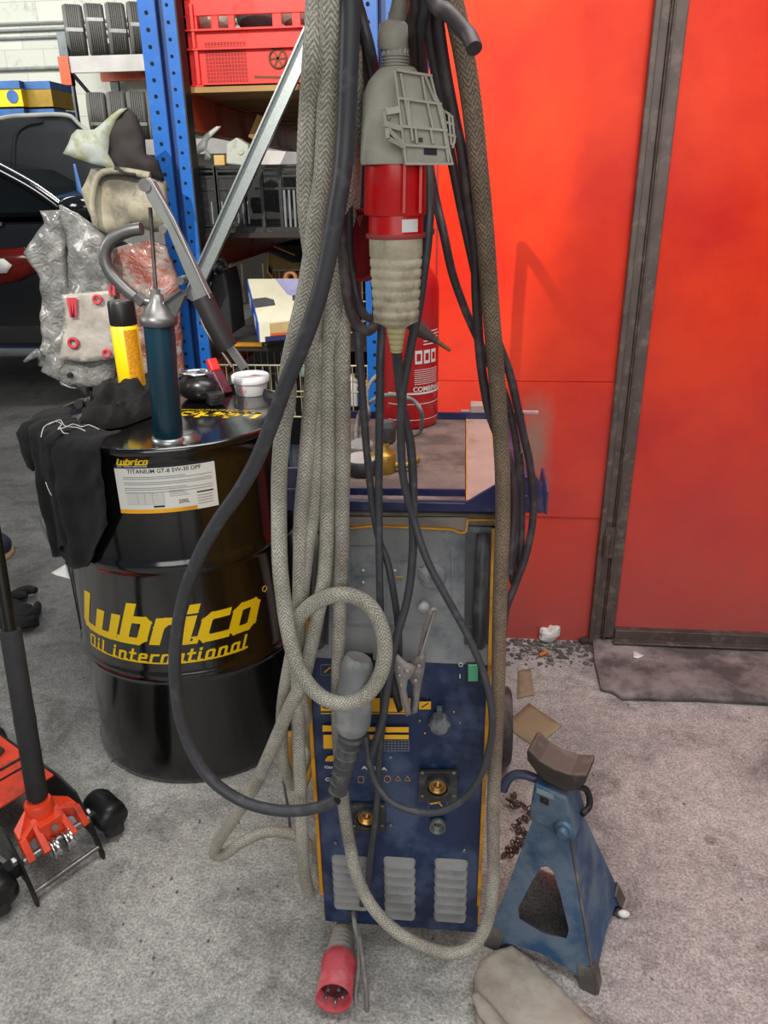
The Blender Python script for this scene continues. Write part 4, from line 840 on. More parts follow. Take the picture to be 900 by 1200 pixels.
for s in (-.017, .014): MB().lathe([(.014, -.010), (.020, -.009), (.0255, -.007), (.020, -.003), (.020, .003), (.0255, .007), (.020, .009), (.014, .010)], j(.02, s, .098), JR @ V((0, 1, 0)), 22).build('roller', chrome, jk)
MB().lathe([(.007, 0), (.007, .008)], j(.03, .0, .138), JR @ V((-1, 0, .6)), 6, smooth=False).build('bolt', zinc, jk)
# rear castor
for s in (-1, 1):
    b = MB(); b.lathe([(.012, -.022), (.03, -.02), (.034, -.012), (.034, .012), (.03, .02), (.012, .022)], j(.05, s*.135, .036), JR @ V((.3, 1, 0)), 28); wh = b.build('castor_wheel', M('castor_black', '#232325', .55), jk)
    b = MB(); b.lathe([(.02, 0), (.033, .004), (.037, .02), (.037, .075), (.03, .09), (.012, .094)], j(.015, s*.13, .062), JR @ V((1, 0, .1)), 28); b.bar(j(.06, s*.075, .075), j(.06, s*.12, .075), .03, .03); b.build('castor_hood', jblk, wh)
    MB().lathe([(.012, 0), (.012, .012), (.006, .016)], j(.06, s*.125, .085), (0, 0, 1), 6, smooth=False).build('castor_bolt', steel, wh)
    MB().lathe([(.01, 0), (.01, .008)], j(.05, s*.081, .1), JR @ V((0, s, 0)), 6, smooth=False).build('plate_bolt', steel, jk)
h0 = j(.078, 0, .17); hd_ = (P(12, 738, 1.27)-h0)
d_ = hd_.normalized(); Ls = hd_.length
MB().lathe([(.014, -.02), (.014, .03)], h0, d_, 20).build('handle_socket', darkst, jk)
hl = MB().lathe([(.0125, 0), (.0125, Ls+.5)], h0, d_, 20); hl = hl.build('handle_bar', M('handle_dark_olive', '#1c1d18', .35, .3, .2, 30), jk)
MB().lathe([(.018, .018), (.0215, .022), (.0215, Ls*.45), (.0222, Ls*.5), (.0213, Ls*.55), (.0213, Ls-.004), (.019, Ls)], h0, d_, 28).build('foam_sleeve', M('foam_black', '#232325', .75, 0, .2, 30, None, (.15, 60)), hl)
# ================================================================== WELDER
YF = 1.045; ML, MR_, MB_, MT = -.243, .060, .06, .885; YB = 1.62; ZS = .672; YT = 1.108
W = lambda px, py, o=0.: P(px, py, YF-o)
def WS(px, py, o=0.):       # on the sloping upper panel
    a = V((0, YF, ZS)); n_ = V((0, -(MT-ZS), YT-YF)).normalized(); d = ray(px, py); t = (a-CAM).dot(n_)/d.dot(n_); return CAM+d*t+n_*o
NS = V((0, -(MT-ZS), YT-YF)).normalized(); US = V((0, YT-YF, MT-ZS)).normalized()
wd = thing('welding_machine', 'dusty navy blue wheeled welding machine standing upright in the centre', 'welding machine', ((ML+MR_)/2, 1.3, 0))
b = MB(); b.bb((ML+.004, YF+.004, MB_), (MR_-.004, YF+.03, ZS)); b.build('front_panel', blue, wd, bevel=.003)
b = MB()
for x in (ML, MR_-.004): b.prism([V((x, YF+.02, MB_)), V((x, YF+.02, ZS)), V((x, YT+.02, MT)), V((x, YB, MT)), V((x, YB, MB_))], (.004, 0, 0))
b.bb((ML, YB-.004, MB_), (MR_, YB, MT)); b.bb((ML, YF+.02, MB_), (MR_, YB, MB_+.004)); b.build('side_cover', M('side_cover_yellow', '#c08a18', .4, 0, .2, 8, ('#6b5a3c', .35, 12, 0)), wd)
b = MB()
for x in (ML, MR_-.006): b.prism([V((x-.001, YF-.002, MB_+.08)), V((x-.001, YF-.002, ZS)), V((x-.001, YT-.004, MT)), V((x-.001, YT+.008, MT)), V((x-.001, YF+.01, ZS)), V((x-.001, YF+.01, MB_+.08))], (.006, 0, 0))
b.build('yellow_edge', yeledge, wd)
# top lip, beige dust covered, with a yellow contour
lip = M('dusty_top_lip', '#80766b', .8, 0, .2, 12, ('#5c5650', .4, 14, 0))
b = MB(); b.bb((ML, YT+.002, MT+.001), (MR_, YB, MT+.02)); b.build('top_cover', lip, wd, bevel=.004)
b = MB(); yp = [(408, 617), (440, 614), (530, 618), (540, 622), (546, 621), (548, 607), (580, 607), (581, 618)]
for (a, c), (e, f_) in zip(yp, yp[1:]): b.bar(WS(a, c, .017), WS(e, f_, .017), .003, .006, up=V((0, 1, 0)))
q = WS(362, 616, .017); b.bar(q, WS(408, 617, .017), .003, .014, up=V((0, 1, 0)))
b.build('yellow_contour', yeledge, wd)
b = MB(); b.prism([WS(361, 604, .004), WS(361, 616, .004), WS(440, 614, .004), WS(530, 618, .004), WS(546, 621, .004), WS(549, 605, .004)], NS*.012); b.build('upper_fascia', lip, wd)
b = MB(); b.prism([V((ML+.002, YF+.001, ZS)), V((MR_-.002, YF+.001, ZS)), V((MR_-.002, YT+.001, MT)), V((ML+.002, YT+.001, MT))], (0, .01, 0)); b.build('control_panel', dustblue, wd)
b = MB()
for p_, q_ in (((409, 640), (450, 640)), ((450, 640), (450, 728)), ((410, 728), (570, 735)), ((410, 640), (410, 728)), ((530, 640), (530, 733)), ((416, 672), (448, 672)), ((455, 655), (485, 655)), ((455, 655), (455, 733))): b.bar(WS(*p_, .0015), WS(*q_, .0015), .0012, .0012, up=V((0, 1, 0)))
b.build('panel_outline', M('faint_grey_line', '#7d8187', .6), wd)
b = MB()
for p_ in ((426, 668), (426, 682), (463, 668), (463, 687), (426, 705)): b.disc(WS(*p_, .001), .002, NS, .001, 10)
b.build('led', white, wd)
b = MB(); b.bar(WS(464, 676, .001), WS(472, 676, .001), .0016, .001, up=V((0, 1, 0))); b.build('small_mark', yel, wd)
MB().lathe([(.022, 0), (.021, .004), (.018, .005), (.001, .006)], WS(507, 675), NS, 32).build('dial_boss', dustblue, wd)
kn = MB(); kn.lathe([(.012, 0), (.0115, .008), (.009, .012), (.001, .013)], WS(499, 672, .004), NS, 24); kn.bar(WS(490, 664, .018), WS(503, 680, .018), .004, .006); kn.build('selector_knob', dustblue, wd)
MB().lathe([(.007, 0), (.0075, .018), (.009, .022), (.0095, .03), (.007, .035), (.001, .037)], WS(498, 708), NS, 24).build('stub_knob', silverpl, wd)
# black side grips in recesses
for xs, nm_ in (((550, 576),), 0), (((364, 386),), 1):
    a, c = xs[0]
    b = MB(); b.prism([WS(a-4, 625, .0), WS(c+1, 625, .0), WS(c-1, 755, .0), WS(a-6, 755, .0)], NS*.002); rc = b.build('grip_recess', black, wd)
    b = MB(); pts = [WS((a+c)/2+3, 626, .006), WS((a+c)/2+2, 650, .014), WS((a+c)/2, 700, .014), WS((a+c)/2-1, 745, .012), WS((a+c)/2-1, 752, .004)]
    b.tube(pts, [.011, .012, .012, .013, .011], 14, sy=.9); b.build('grip_handle', M('grip_plastic', '#2b2c2e', .45, 0, .15, 20, ('#66686a', .22, 14, 0)), rc)
# lower front details
b = MB(); b.prism([W(402, 765, .001), W(437, 765, .001), W(437, 778, .001), W(402, 778, .001)], (0, -.003, 0)); b.build('torch_slot', black, wd)
def plate(x0, y0, x1, y1, mat, name, o=.0012, par=wd):
    b = MB(); b.prism([W(x0, y0, o), W(x1, y0, o), W(x1, y1, o), W(x0, y1, o)], (0, -.0006, 0)); return b.build(name, mat, par)
def WT(t_, px, py, hpx, mat, o=.002, name='panel_text', off=0.0005, sx=1.):
    q = W(px, py, o); return ftext(t_, hpx*zc(q)/FP/.70, q, mat, name, wd, off=off, sx=sx)
plate(376, 821, 391, 833, yel, 'printed_plate'); plate(428, 818, 481, 834, yel, 'printed_plate'); plate(491, 822, 505, 831, yel, 'printed_plate')
WT('G', 377, 830, 7, ink, sx=1.5); WT('S', 446, 831, 9, ink, sx=1.4)
plate(376, 835.5, 481, 836.5, yel, 'printed_line')
b = MB(); b.bar(W(494, 829, .002), W(502, 824, .002), .002, .0006, up=V((0, 1, 0))); b.build('arrow_print', ink, wd)
for r_ in ((378, 850, 389, 857), (379, 861, 390, 877), (431, 852, 440, 857), (452, 852, 479, 858), (431, 861, 440, 866), (445, 861, 479, 866)): plate(*r_, yel, 'printed_plate')
b = MB()
for x in range(447, 481, 4): b.bar(W(x, 868, .0015), W(x, 880, .0015), .0006, .0006)
for y in (868, 871, 874, 877, 880): b.bar(W(446, y, .0015), W(480, y, .0015), .0005, .0006, up=V((0, 1, 0)))
b.build('table_print', greyink, wd)
b = MB(); b.prism([W(x, y, .0016) for x, y in ((381, 891), (384, 886), (390, 885), (397, 888), (399, 892), (381, 892))], (0, -.0005, 0)); b.build('car_print', yel, wd)
WT('Car', 380, 900, 3.6, white, sx=1.3, off=.0002); WT('A 225A', 424, 901, 4.4, white, sx=1.5, off=.0002); WT('CE', 381, 915, 4.6, white, sx=1.2, off=.0002)
b = MB()
for cx_, n_ in ((454, 10), (466.5, 3), (477.5, 3)): b.tube([W(cx_+3.8*math.sin(2*math.pi*k/n_), 913-3.8*math.cos(2*math.pi*k/n_), .0015) for k in range(n_)], .0006, 4, closed=True, sub=1 if n_ == 3 else 2)
b.tube([W(*p_, .0015) for p_ in ((420, 910), (426, 910), (426, 917), (420, 917))], .0005, 4, closed=True, sub=1); b.build('warning_print', yel, wd)
b = MB(); b.tube([W(*p_, .0015) for p_ in ((376, 779), (391, 779), (391, 791), (376, 791))], .0005, 4, closed=True, sub=1); b.build('icon_frame', greyink, wd)
b = MB(); b.bar(W(380, 788, .002), W(387, 782, .002), .002, .0006, up=V((0, 1, 0))); b.build('icon_print', yel, wd)
b = MB(); b.tube([W(*p_, .0015) for p_ in ((502, 937), (524, 937), (524, 952), (502, 952))], .0005, 4, closed=True, sub=1); b.build('label_frame', greyink, wd)
b = MB(); b.bar(W(504, 942, .002), W(516, 940, .002), .003, .0006, up=V((0, 1, 0))); b.bar(W(514, 940, .002), W(518, 945, .002), .002, .0006, up=V((0, 1, 0))); b.build('label_print', yel, wd)
for t_, x, y in (('2', 531, 835), ('1', 538, 848), ('7', 491, 846), ('6', 497, 860)): WT(t_, x, y, 2.4, yel, off=.0002)
b = MB(); q = W(540, 779, .0015); b.tube([q+V((.003*math.cos(k*.5236), 0, .0036*math.sin(k*.5236))) for k in range(12)], .0008, 4, closed=True, sub=1); b.bar(W(539, 790, .0015), W(539, 795, .0015), .0014, .001); b.build('switch_mark', white, wd)
b = MB(); b.prism([W(546, 776, .001), W(562, 776, .001), W(562, 799, .001), W(546, 799, .001)], (0, -.006, 0)); sw_ = b.build('switch_frame', black, wd, bevel=.001)
b = MB(); b.prism([W(548.5, 778, .007), W(560, 778, .007), W(560, 797, .005), W(548.5, 797, .004)], (0, -.004, 0)); b.build('green_rocker', M('switch_green', '#4fa880', .3), sw_, bevel=.001)
q = W(515, 845); b = MB(); b.lathe([(.020, 0), (.019, .012), (.015, .016), (.001, .017)], q, (0, -1, 0), 6, smooth=False); b.lathe([(.016, .012), (.014, .02), (.001, .021)], q, (0, -1, 0), 24); b.bar(W(515, 829, .02), W(515, 850, .024), .009, .012)
k_ = b.build('rotary_knob', M('knob_grey', '#42474d', .5, 0, .2, 30, ('#7e8184', .35, 30, .1)), wd, bevel=.001); MB().lathe([(.004, 0), (.003, .002)], W(518, 857, .014), (0, -1, 0), 12).build('pointer_dot', cream, k_)
for x0, y0, x1, y1, cx_, cy_ in ((491, 901, 536, 936, 513, 918), (411, 940, 452, 971, 430, 955)):
    b = MB(); b.prism([W(x0, y0, .0), W(x1, y0, .0), W(x1, y1, .0), W(x0, y1, .0)], (0, -.008, 0)); b.lathe([(.021, 0), (.021, .014), (.0175, .014), (.0175, .004)], W(cx_, cy_, .006), (0, -1, 0), 32, cap=False)
    s_ = b.build('weld_socket', M('socket_black', '#2a2a2b', .5, 0, .2, 20, ('#66635e', .35, 20, 0)), wd, bevel=.001)
    b = MB(); b.lathe([(.0155, 0), (.0155, .010), (.012, .0105), (.012, .003), (.004, .003), (.004, .008), (.001, .008)], W(cx_, cy_, .008), (0, -1, 0), 28); b.build('brass_insert', brass, s_)
    b = MB()
    for u in (4, -4):
        for v in (4, -4): b.disc(W((x0 if u > 0 else x1)+u, (y0 if v > 0 else y1)+v, .008), .003, (0, -1, 0), .002, 10)
    b.build('socket_screw', steel, s_)
MB().lathe([(.0145, 0), (.0145, .012), (.012, .012), (.012, .004), (.001, .004)], W(513, 965), (0, -1, 0), 28, cap=False).build('round_connector', M('connector_grey', '#6f726e', .45, .4), wd)
b = MB()
for a in range(5): b.disc(W(513, 965, .004)+V((.005*math.cos(a*1.257), 0, .005*math.sin(a*1.257))), .0014, (0, -1, 0), .002, 8)
b.build('connector_pin', ink, wd)
for p_ in ((458, 887), (458, 967), (393, 988), (544, 997)): MB().lathe([(.0038, 0), (.003, .0015)], W(*p_, -.002), (0, -1, 0), 12).build('screw', steel, wd)
vent_m = M('dusty_vent', '#8b8b89', .7, 0, .15, 30, ('#6a6e78', .3, 30, 0)); slot_m = M('vent_slot', '#2e3138', .8)
for x0, x1, y0, y1 in ((388, 431, 1002, 1062), (449, 487, 1004, 1074), (509, 549, 1006, 1077)):
    pa, pb = W(x0, y0), W(x1, y0); zt0 = pa.z; zb0 = W(x0, y1).z; n_ = 7; dz = (zt0-zb0)/n_; b = MB()
    for k in range(n_):
        z = zt0-dz*k; n2 = 32; ring = []
        for i in range(n2+1):
            u = i/n2; x = pa.x+(pb.x-pa.x)*u; e_ = min(1, min(u, 1-u)*8); pr_ = max(.02, 1-(1-e_)**2)**.5
            mz = z-dz*.45; hh2 = dz*.36*pr_; ring.append([V((x, YF+.0035, mz+hh2)), V((x, YF+.002-.008*pr_, mz-hh2*.2)), V((x, YF+.002-.010*pr_, mz-hh2)), V((x, YF+.0036, mz-hh2*1.15))])
        for i in range(n2):
            A, B = ring[i], ring[i+1]; b.add(A+B, [(0, 1, 5, 4), (1, 2, 6, 5)], 0, True); b.add(A+B, [(2, 3, 7, 6)], 1)
    b.build('vent_louvre', [vent_m, slot_m], wd)
MB().lathe([(.010, 0), (.010, .006), (.007, .008)], W(414, 1069), (0, -1, 0), 20).build('cable_grommet', rubber, wd)
# rear axle wheels, front foot
for x in (ML-.005, .125):
    b = MB(); b.lathe([(.03, -.02), (.09, -.022), (.1, -.015), (.1, .015), (.09, .022), (.03, .02)], (x if x > 0 else ML-.0, 1.62, .1), (1, 0, 0), 40); wh = b.build('wheel', M('wheel_rubber', '#3c3a3b', .7, 0, .2, 20, ('#6b6664', .4, 14, 0)), wd)
    MB().lathe([(.03, -.024), (.045, -.018), (.045, .018), (.03, .024)], (x if x > 0 else ML-.0, 1.62, .1), (1, 0, 0), 24).build('wheel_hub', darkst, wh)
b = MB(); b.lathe([(.008, 0), (.008, .36)], (ML-.02, 1.62, .1), (1, 0, 0), 12); b.build('axle', darkst, wd)
b = MB()
for x in (ML+.03, MR_-.03): b.lathe([(.014, 0), (.012, .062)], (x, YF+.1, 0), seg=16)
b.build('front_foot', black, wd)
# tray
TZ = .922; b = MB(); TL, TR_ = P(375, 590, 1.085).x, P(580, 590, 1.085).x
b.bb((-.245, 1.085, TZ), (.115, 1.56, TZ+.004)); b.bb((-.245, 1.555, TZ), (.13, 1.562, TZ+.022)); tr_ = b.build('top_tray', blue_t, wd)
yt = 1.078
fp_ = [(318, 600), (318, 553), (322, 548), (352, 548), (372, 560), (380, 577), (545, 586), (556, 586), (600, 556), (628, 561), (636, 568), (637, 600)]
b = MB(); b.prism([P(x, y, yt) for x, y in ((319, 598), (319, 553), (323, 549), (348, 549), (372, 572), (408, 579), (408, 598))], (0, .006, 0)); b.prism([P(x, y, yt) for x, y in ((408, 598), (408, 586), (548, 588), (602, 556), (606, 556), (606, 600))], (0, .006, 0))
b.prism([P(x, y, yt) for x, y in ((606, 600), (606, 560), (628, 559), (636, 568), (636, 600))], (0, .006, 0)); b.build('front_lip', blue_t, tr_)
b = MB(); b.prism([P(x, y, 1.10) for x, y in ((406, 580), (406, 572), (545, 574), (545, 582))], (0, .004, 0)); b.build('inner_rail', blue_t, tr_)
for x in (-.285, .13):
    b = MB(); zt_0 = TZ+.042
    b.prism([V((x, 1.08, TZ)), V((x, 1.08, zt_0-.006)), V((x, 1.10, zt_0)), V((x, 1.17, zt_0)), V((x, 1.19, TZ+.01)), V((x, 1.19, TZ))], (.003, 0, 0)); b.bb((min(x, -.25) if x < 0 else .10, 1.084, TZ), (-.24 if x < 0 else x+.003, 1.19, TZ+.003)); b.build('tray_side_wing', blue_t, tr_)
b = MB(); b.bar(P(322, 573, yt-.002), P(350, 573, yt-.002), .002, .002, up=V((0, 1, 0))); b.bar(P(408, 587, yt-.001), P(545, 590, yt-.001), .0012, .002, up=V((0, 1, 0))); b.bar(P(608, 581, yt-.002), P(618, 581, yt-.002), .002, .002, up=V((0, 1, 0))); b.build('worn_edge_line', steel, tr_)
mat_ = M('dusty_brown_board', '#75635c', .85, 0, .25, 9, ('#4d403c', .5, 12, 0), (.15, 60))
c4 = [Z(x, y, TZ+.008) for x, y in ((380, 577), (545, 581), (545, 494), (385, 492))]
b = MB(); b.prism([V((-.235, 1.095, TZ+.004)), V((.010, 1.095, TZ+.004)), V((.010, 1.553, TZ+.004)), V((-.235, 1.553, TZ+.004))], (0, 0, .004)); tag(b.build('tray_mat', mat_), 'dusty brown board lying on the welding machine tray', 'board')
b = MB(); b.prism([V((.012, 1.095, TZ+.004)), V((.062, 1.095, TZ+.004)), V((.062, 1.553, TZ+.004)), V((.012, 1.553, TZ+.004))], (0, 0, .006)); b.bb((.0115, 1.095, TZ+.004), (.013, 1.553, TZ+.011), 1); b.bb((.061, 1.095, TZ+.004), (.0625, 1.553, TZ+.011), 1)
tag(b.build('pink_cardboard_strip', [M('pinkish_board', '#a3857a', .8, 0, .12, 12, ('#7a564e', .25, 14, 0)), yeledge]), 'pinkish tan strip of board along the right side of the tray', 'board')
b = MB(); b.bb((.0, 1.565, TZ+.018), (.16, 1.575, TZ+.024)); b.bb((.02, 1.56, TZ+.018), (.07, 1.60, TZ+.036)); tag(b.build('rear_flat_bar', M('pale_dusty_bar', '#a58c86', .7, 0, .2, 20), bevel=.001), 'pale dusty flat bar at the back edge of the tray', 'bar')
# cable pole and hook arm
pole = thing('cable_pole', 'dark steel pole with hook arm carrying the cables, topped above the plug', 'pole', (-.105, 1.64, .3))
b = MB(); b.tube([(-.105, 1.645, .3), (-.105, 1.645, 1.2), (-.105, 1.64, 1.58), (-.105, 1.60, 1.64), (-.105, 1.3, 1.66), (-.10, .84, 1.66)], .013, 12); b.build('pole_tube', darkst, pole)
b = MB(); b.tube([(-.10, .86, 1.66), (-.085, .85, 1.62), P(505, -4, .83), P(524, 14, .82), P(540, 31, .815), P(550, 43, .81), P(556, 57, .80)], .0075, 12); b.build('hook_arm', rubber_red, pole)
b = MB(); b.tube([(-.15, .93, 1.60), (-.07, .93, 1.575), P(515, 12, .93)], .012, 10); b.build('cross_arm', darkst, pole)
b = MB(); b.bb((-.125, 1.62, .3), (-.085, 1.632, .6)); b.build('pole_clamp', darkst, pole)
# ================================================================== EXTINGUISHER, REGULATOR ON THE TRAY
tag(MB().bb((-.30, 1.74, 0), (-.11, 2.14, .72)).build('reflection_blocker', M('blocker_dark', '#1d1a16', .5), bevel=.006), 'dark low box added unseen behind the welding machine to block reflections', 'cabinet')  # unseen box added to keep the red wall's reflection off the drum
TT = TZ+.008
ex = P(475, 503, 1.5); q = Z(475, 504, TT); ec = V((q.x+.002, q.y+.058, TT)); re = .0605
ext = thing('fire_extinguisher', 'red fire extinguisher standing at the back of the tray behind the plug', 'fire extinguisher', tuple(ec))
exm = M('extinguisher_red', '#b0141a', .3, 0, .1, 8, ('#7a2a28', .2, 12, 0), coat=.4)
MB().lathe([(re*.9, 0), (re*.96, .004), (re, .012), (re, .265), (re*.95, .285), (re*.75, .305), (re*.35, .32), (.016, .325), (.016, .345)], ec, seg=48).build('extinguisher_body', exm, ext)
b = MB(); b.lathe([(.02, .34), (.02, .36), (.012, .365)], ec, seg=20); b.bar(ec+V((-.04, 0, .375)), ec+V((.05, 0, .37)), .018, .01); b.bar(ec+V((-.04, 0, .39)), ec+V((.06, 0, .405)), .018, .006); b.build('valve_head', black, ext)
def eb(a0, a1, z0, z1, o_, b, n_=12):
    for k in range(n_):
        u0, u1 = a0+(a1-a0)*k/n_, a0+(a1-a0)*(k+1)/n_; b.add([ec+V(((re+o_)*math.cos(u), (re+o_)*math.sin(u), z)) for u, z in ((u0, z0), (u1, z0), (u1, z1), (u0, z1))], [(0, 1, 2, 3)])
b = MB(); eb(-2.2, .1, .072, .076, .0006, b); eb(-2.2, .1, .052, .0535, .0006, b); eb(-2.2, .1, .02, .0212, .0006, b)
for k in range(8): eb(-1.3, -.35, .10-.004*k+.02, .1012-.004*k+.02, .0006, b)
for k in range(3): eb(-1.28+.3*k, -1.04+.3*k, .132, .158, .0006, b)
for k in range(5): eb(-1.0, -.3+.08*(k % 2), .168+.006*k, .170+.006*k, .0006, b)
b.build('label_print', white, ext)
b = MB()
for k in range(3): eb(-1.23+.3*k, -1.09+.3*k, .138, .152, .0009, b, 4)
b.build('pictogram', exm, ext)
cu_t = 'COMBINADOS'; bsz = .011
cu = bpy.data.curves.new('label_word', 'FONT'); cu.body = cu_t; cu.size = .0135; cu.offset = .0003; to = bpy.data.objects.new('label_word', cu); COL.objects.link(to); bpy.context.view_layer.update()
me = bpy.data.meshes.new_from_object(to.evaluated_get(bpy.context.evaluated_depsgraph_get())); bpy.data.objects.remove(to)
for v in me.vertices: a = -1.35+v.co.x/re; v.co = ec+V(((re+.0009)*math.cos(a), (re+.0009)*math.sin(a), .078+v.co.y))
me.materials.clear(); me.materials.append(white); o = bpy.data.objects.new('label_word', me); COL.objects.link(o); put(o, ext)
# torch tip sticking out behind the plug
tt = thing('welding_nozzle', 'dark tapered nozzle pointing down right behind the plug', 'nozzle', tuple(P(500, 390, 1.0)))
MB().tube([P(478, 372, 1.0), P(492, 386, 1.0), P(508, 397, 1.0), P(512, 400, 1.0)], [rad(20, P(480, 380, 1.)), rad(18, P(480, 380, 1.)), rad(9, P(480, 380, 1.)), rad(7, P(480, 380, 1.))], 14).build('nozzle_body', M('nozzle_dark', '#4a3f3a', .5, .3, .2, 20), tt)
MB().tube([P(510, 398, 1.0), P(518, 404, 1.0), P(528, 411, 1.0)], [.0036, .003, .002], 10).build('nozzle_tip', M('nozzle_tip_brown', '#6e4a2c', .5, .4), tt)
rg = thing('gas_regulator', 'brass gas regulator with black knob and gauges lying on the tray', 'regulator', tuple(Z(448, 556, TT)))
q = Z(448, 557, TT); brm = M('old_brass', '#9c7d34', .4, .6, .25, 25, ('#6b5a30', .3, 20, 0)); gk = M('gauge_black', '#2a292b', .45, 0, .15, 20, ('#5e5a58', .3, 20, .1))
rr = rad(30, q); MB().lathe([(rr*.95, 0), (rr, .003), (rr, .028), (rr*.9, .034), (rr*.55, .036), (rr*.5, .05)], q+V((0, .02, .0)), seg=28).build('regulator_body', brm, rg)
MB().lathe([(.012, .045), (.0165, .05), (.0175, .075), (.015, .085), (.001, .087)], q+V((.004, .03, 0)), (0, .1, 1), 8, smooth=False).build('adjusting_knob', gk, rg, bevel=.001)
q2 = Z(424, 552, TT+.004)
g_ = MB().lathe([(.026, 0), (.029, .003), (.029, .022), (.026, .025)], q2, (0, -.1, 1), 32).build('gauge', gk, rg)
MB().lathe([(.025, .0255), (.001, .026)], q2, (0, -.1, 1), 32).build('gauge_glass', M('gauge_glass', '#a5a19c', .2), g_)
q3 = Z(424, 532, TT+.004); MB().lathe([(.02, 0), (.022, .003), (.022, .02), (.02, .022)], q3, (0, -.2, 1), 28).build('gauge', M('gauge_pale', '#8d8985', .35, .3), rg)
b = MB(); b.lathe([(.006, 0), (.006, .04)], Z(460, 545, TT+.012), (1, .1, 0), 12); b.ball(Z(486, 539, TT+.012), .009, (1.1, .9, .9)); b.build('outlet', brm, rg)
MB().tube([Z(448, 462, TT+.2)*0+P(442, 440, 1.42), P(432, 452, 1.40), P(429, 470, 1.38), P(432, 485, 1.36)]+[Z(x, y, TT+.012) for x, y in ((424, 510), (419, 520), (417, 505), (421, 485))]+[P(430, 474, 1.40), P(448, 464, 1.41), P(468, 464, 1.415), P(485, 470, 1.42), P(494, 484, 1.42)]+[Z(x, y, TT+.006) for x, y in ((493, 504), (482, 509), (470, 505))], .0042, 8).build('regulator_hose', greyrub, rg)
tag(MB().lathe([(.025, 0), (.02, .08), (.02, .085)], (-.225, 1.33, TT), seg=20).build('pale_cup', M('cream_cup', '#c9a98c', .7)), 'pale tan cup on the tray behind the gauges, partly hidden by hoses', 'cup')
# ================================================================== HANGING PLUG
Yp = .90
PP = lambda x, y, o=0.: P(x, y, Yp-o)
pg = thing('power_plug', 'large grey and red power plug hanging joined to a cream ribbed coupling', 'plug', tuple(PP(465, 200)))
def axl(pts, mat, name, par, seg=32, lean=None, o=0.):
    """pts: (px centre x, px y, px half width)"""
    a, c = PP(pts[0][0], pts[0][1], o), PP(pts[-1][0], pts[-1][1], o); d = (c-a); L_ = d.length; b = MB()
    y0, y1 = pts[0][1], pts[-1][1]
    pr = []
    for x, y, h in pts: s_ = (PP(pts[0][0], y, o).z-a.z)/(c.z-a.z); pr.append((rad(h*2, PP(x, y, o)), s_*L_))
    b.lathe(pr, a, d, seg); return b.build(name, mat, par)
axl([(462, 26, 14), (462, 30, 17), (462, 44, 18.5), (460, 56, 18), (460, 60, 15)], dgrey, 'gland_nut', pg)
hs = axl([(463, 52, 13.5), (463, 62, 14), (463, 84, 15)], dgrey, 'threaded_neck', pg)
b = MB()
for k in range(5): q = PP(463.5, 66+3.8*k); b.tube([q+V((rad(30, q)*math.cos(a), rad(30, q)*math.sin(a), 0)) for a in [i*.5236 for i in range(12)]], .0012, 5, closed=True, sub=2)
for k in range(12): a = k*.5236; q = PP(463, 58); b.bar(q+V((rad(28, q)*math.cos(a), rad(28, q)*math.sin(a), .006)), q+V((rad(28, q)*math.cos(a), rad(28, q)*math.sin(a), -.006)), .002, .002)
b.build('thread_ridge', dgrey, hs)
# housing body (superellipse section)
b = MB(); ring = []; seg = 40; lv = [(466, 80, 20, .8), (465, 84, 24, .8), (463, 96, 31, .85), (461, 112, 35, .9), (462, 150, 38, .95), (463, 188, 40, 1), (463, 193, 39, 1)]
for x, y, h, dp in lv:
    c = PP(x, y); r_ = rad(2*h, c)
    for k in range(seg):
        a = 2*math.pi*k/seg; ca, sa = math.cos(a), math.sin(a); e_ = .62
        ring.append(c+V((r_*math.copysign(abs(ca)**e_, ca), r_*dp*math.copysign(abs(sa)**e_, sa), 0)))
n_ = len(lv); b.add(ring, [(i*seg+k, (i+1)*seg+k, (i+1)*seg+(k+1) % seg, i*seg+(k+1) % seg) for i in range(n_-1) for k in range(seg)], 0, True)
b.add(ring[:seg], [list(range(seg))]); b.add(ring[-seg:], [list(range(seg))[::-1]]); b.build('plug_housing', dgrey, pg)
# ribbed cover plate, turned to the front right
def C_(x, y, o=0.): u = (x-470)/60; return P(x, y, Yp-.045+.03*u-o)
b = MB(); b.prism([C_(*p_) for p_ in ((463, 82), (505, 89), (509, 105), (521, 130), (524, 150), (530, 191), (474, 193), (470, 175), (457, 160), (455, 148), (463, 125))], (0, .03, 0))
cv = b.build('cover_plate', dgrey, pg, bevel=.0015); b = MB()
def rbar(p_, q_, w_=.0022, h_=.006, o=.003): b.bar(C_(*p_, o), C_(*q_, o), w_, h_, up=V((0, 1, 0)))
for p_, q_ in (((463, 82), (505, 89)), ((466, 115), (516, 122)), ((470, 148), (523, 153)), ((475, 170), (522, 173)), ((474, 192), (530, 192)), ((463, 82), (476, 192)), ((470, 86), (480, 148)), ((495, 89), (500, 120)), ((505, 89), (530, 191)), ((501, 120), (508, 152)), ((478, 116), (484, 165)), ((487, 150), (489, 168)), ((505, 152), (508, 168)), ((516, 122), (526, 190)), ((498, 88), (510, 118))): rbar(p_, q_)
rbar((450, 132), (466, 129), .006, .01); rbar((451, 145), (468, 150), .005, .01); rbar((450, 130), (453, 146), .003, .008); rbar((454, 150), (474, 170), .004, .01); rbar((454, 150), (455, 162), .004, .01); rbar((455, 162), (474, 172), .004, .008)
b.build('cover_rib', dgrey, cv)
b = MB(); b.prism([C_(*p_, .001) for p_ in ((497, 174), (512, 174), (512, 182), (497, 181))], (0, -.001, 0)); b.box(C_(493, 164, .001), (.004, .002, .004)); b.build('cover_slot', ink, cv)
b = MB()
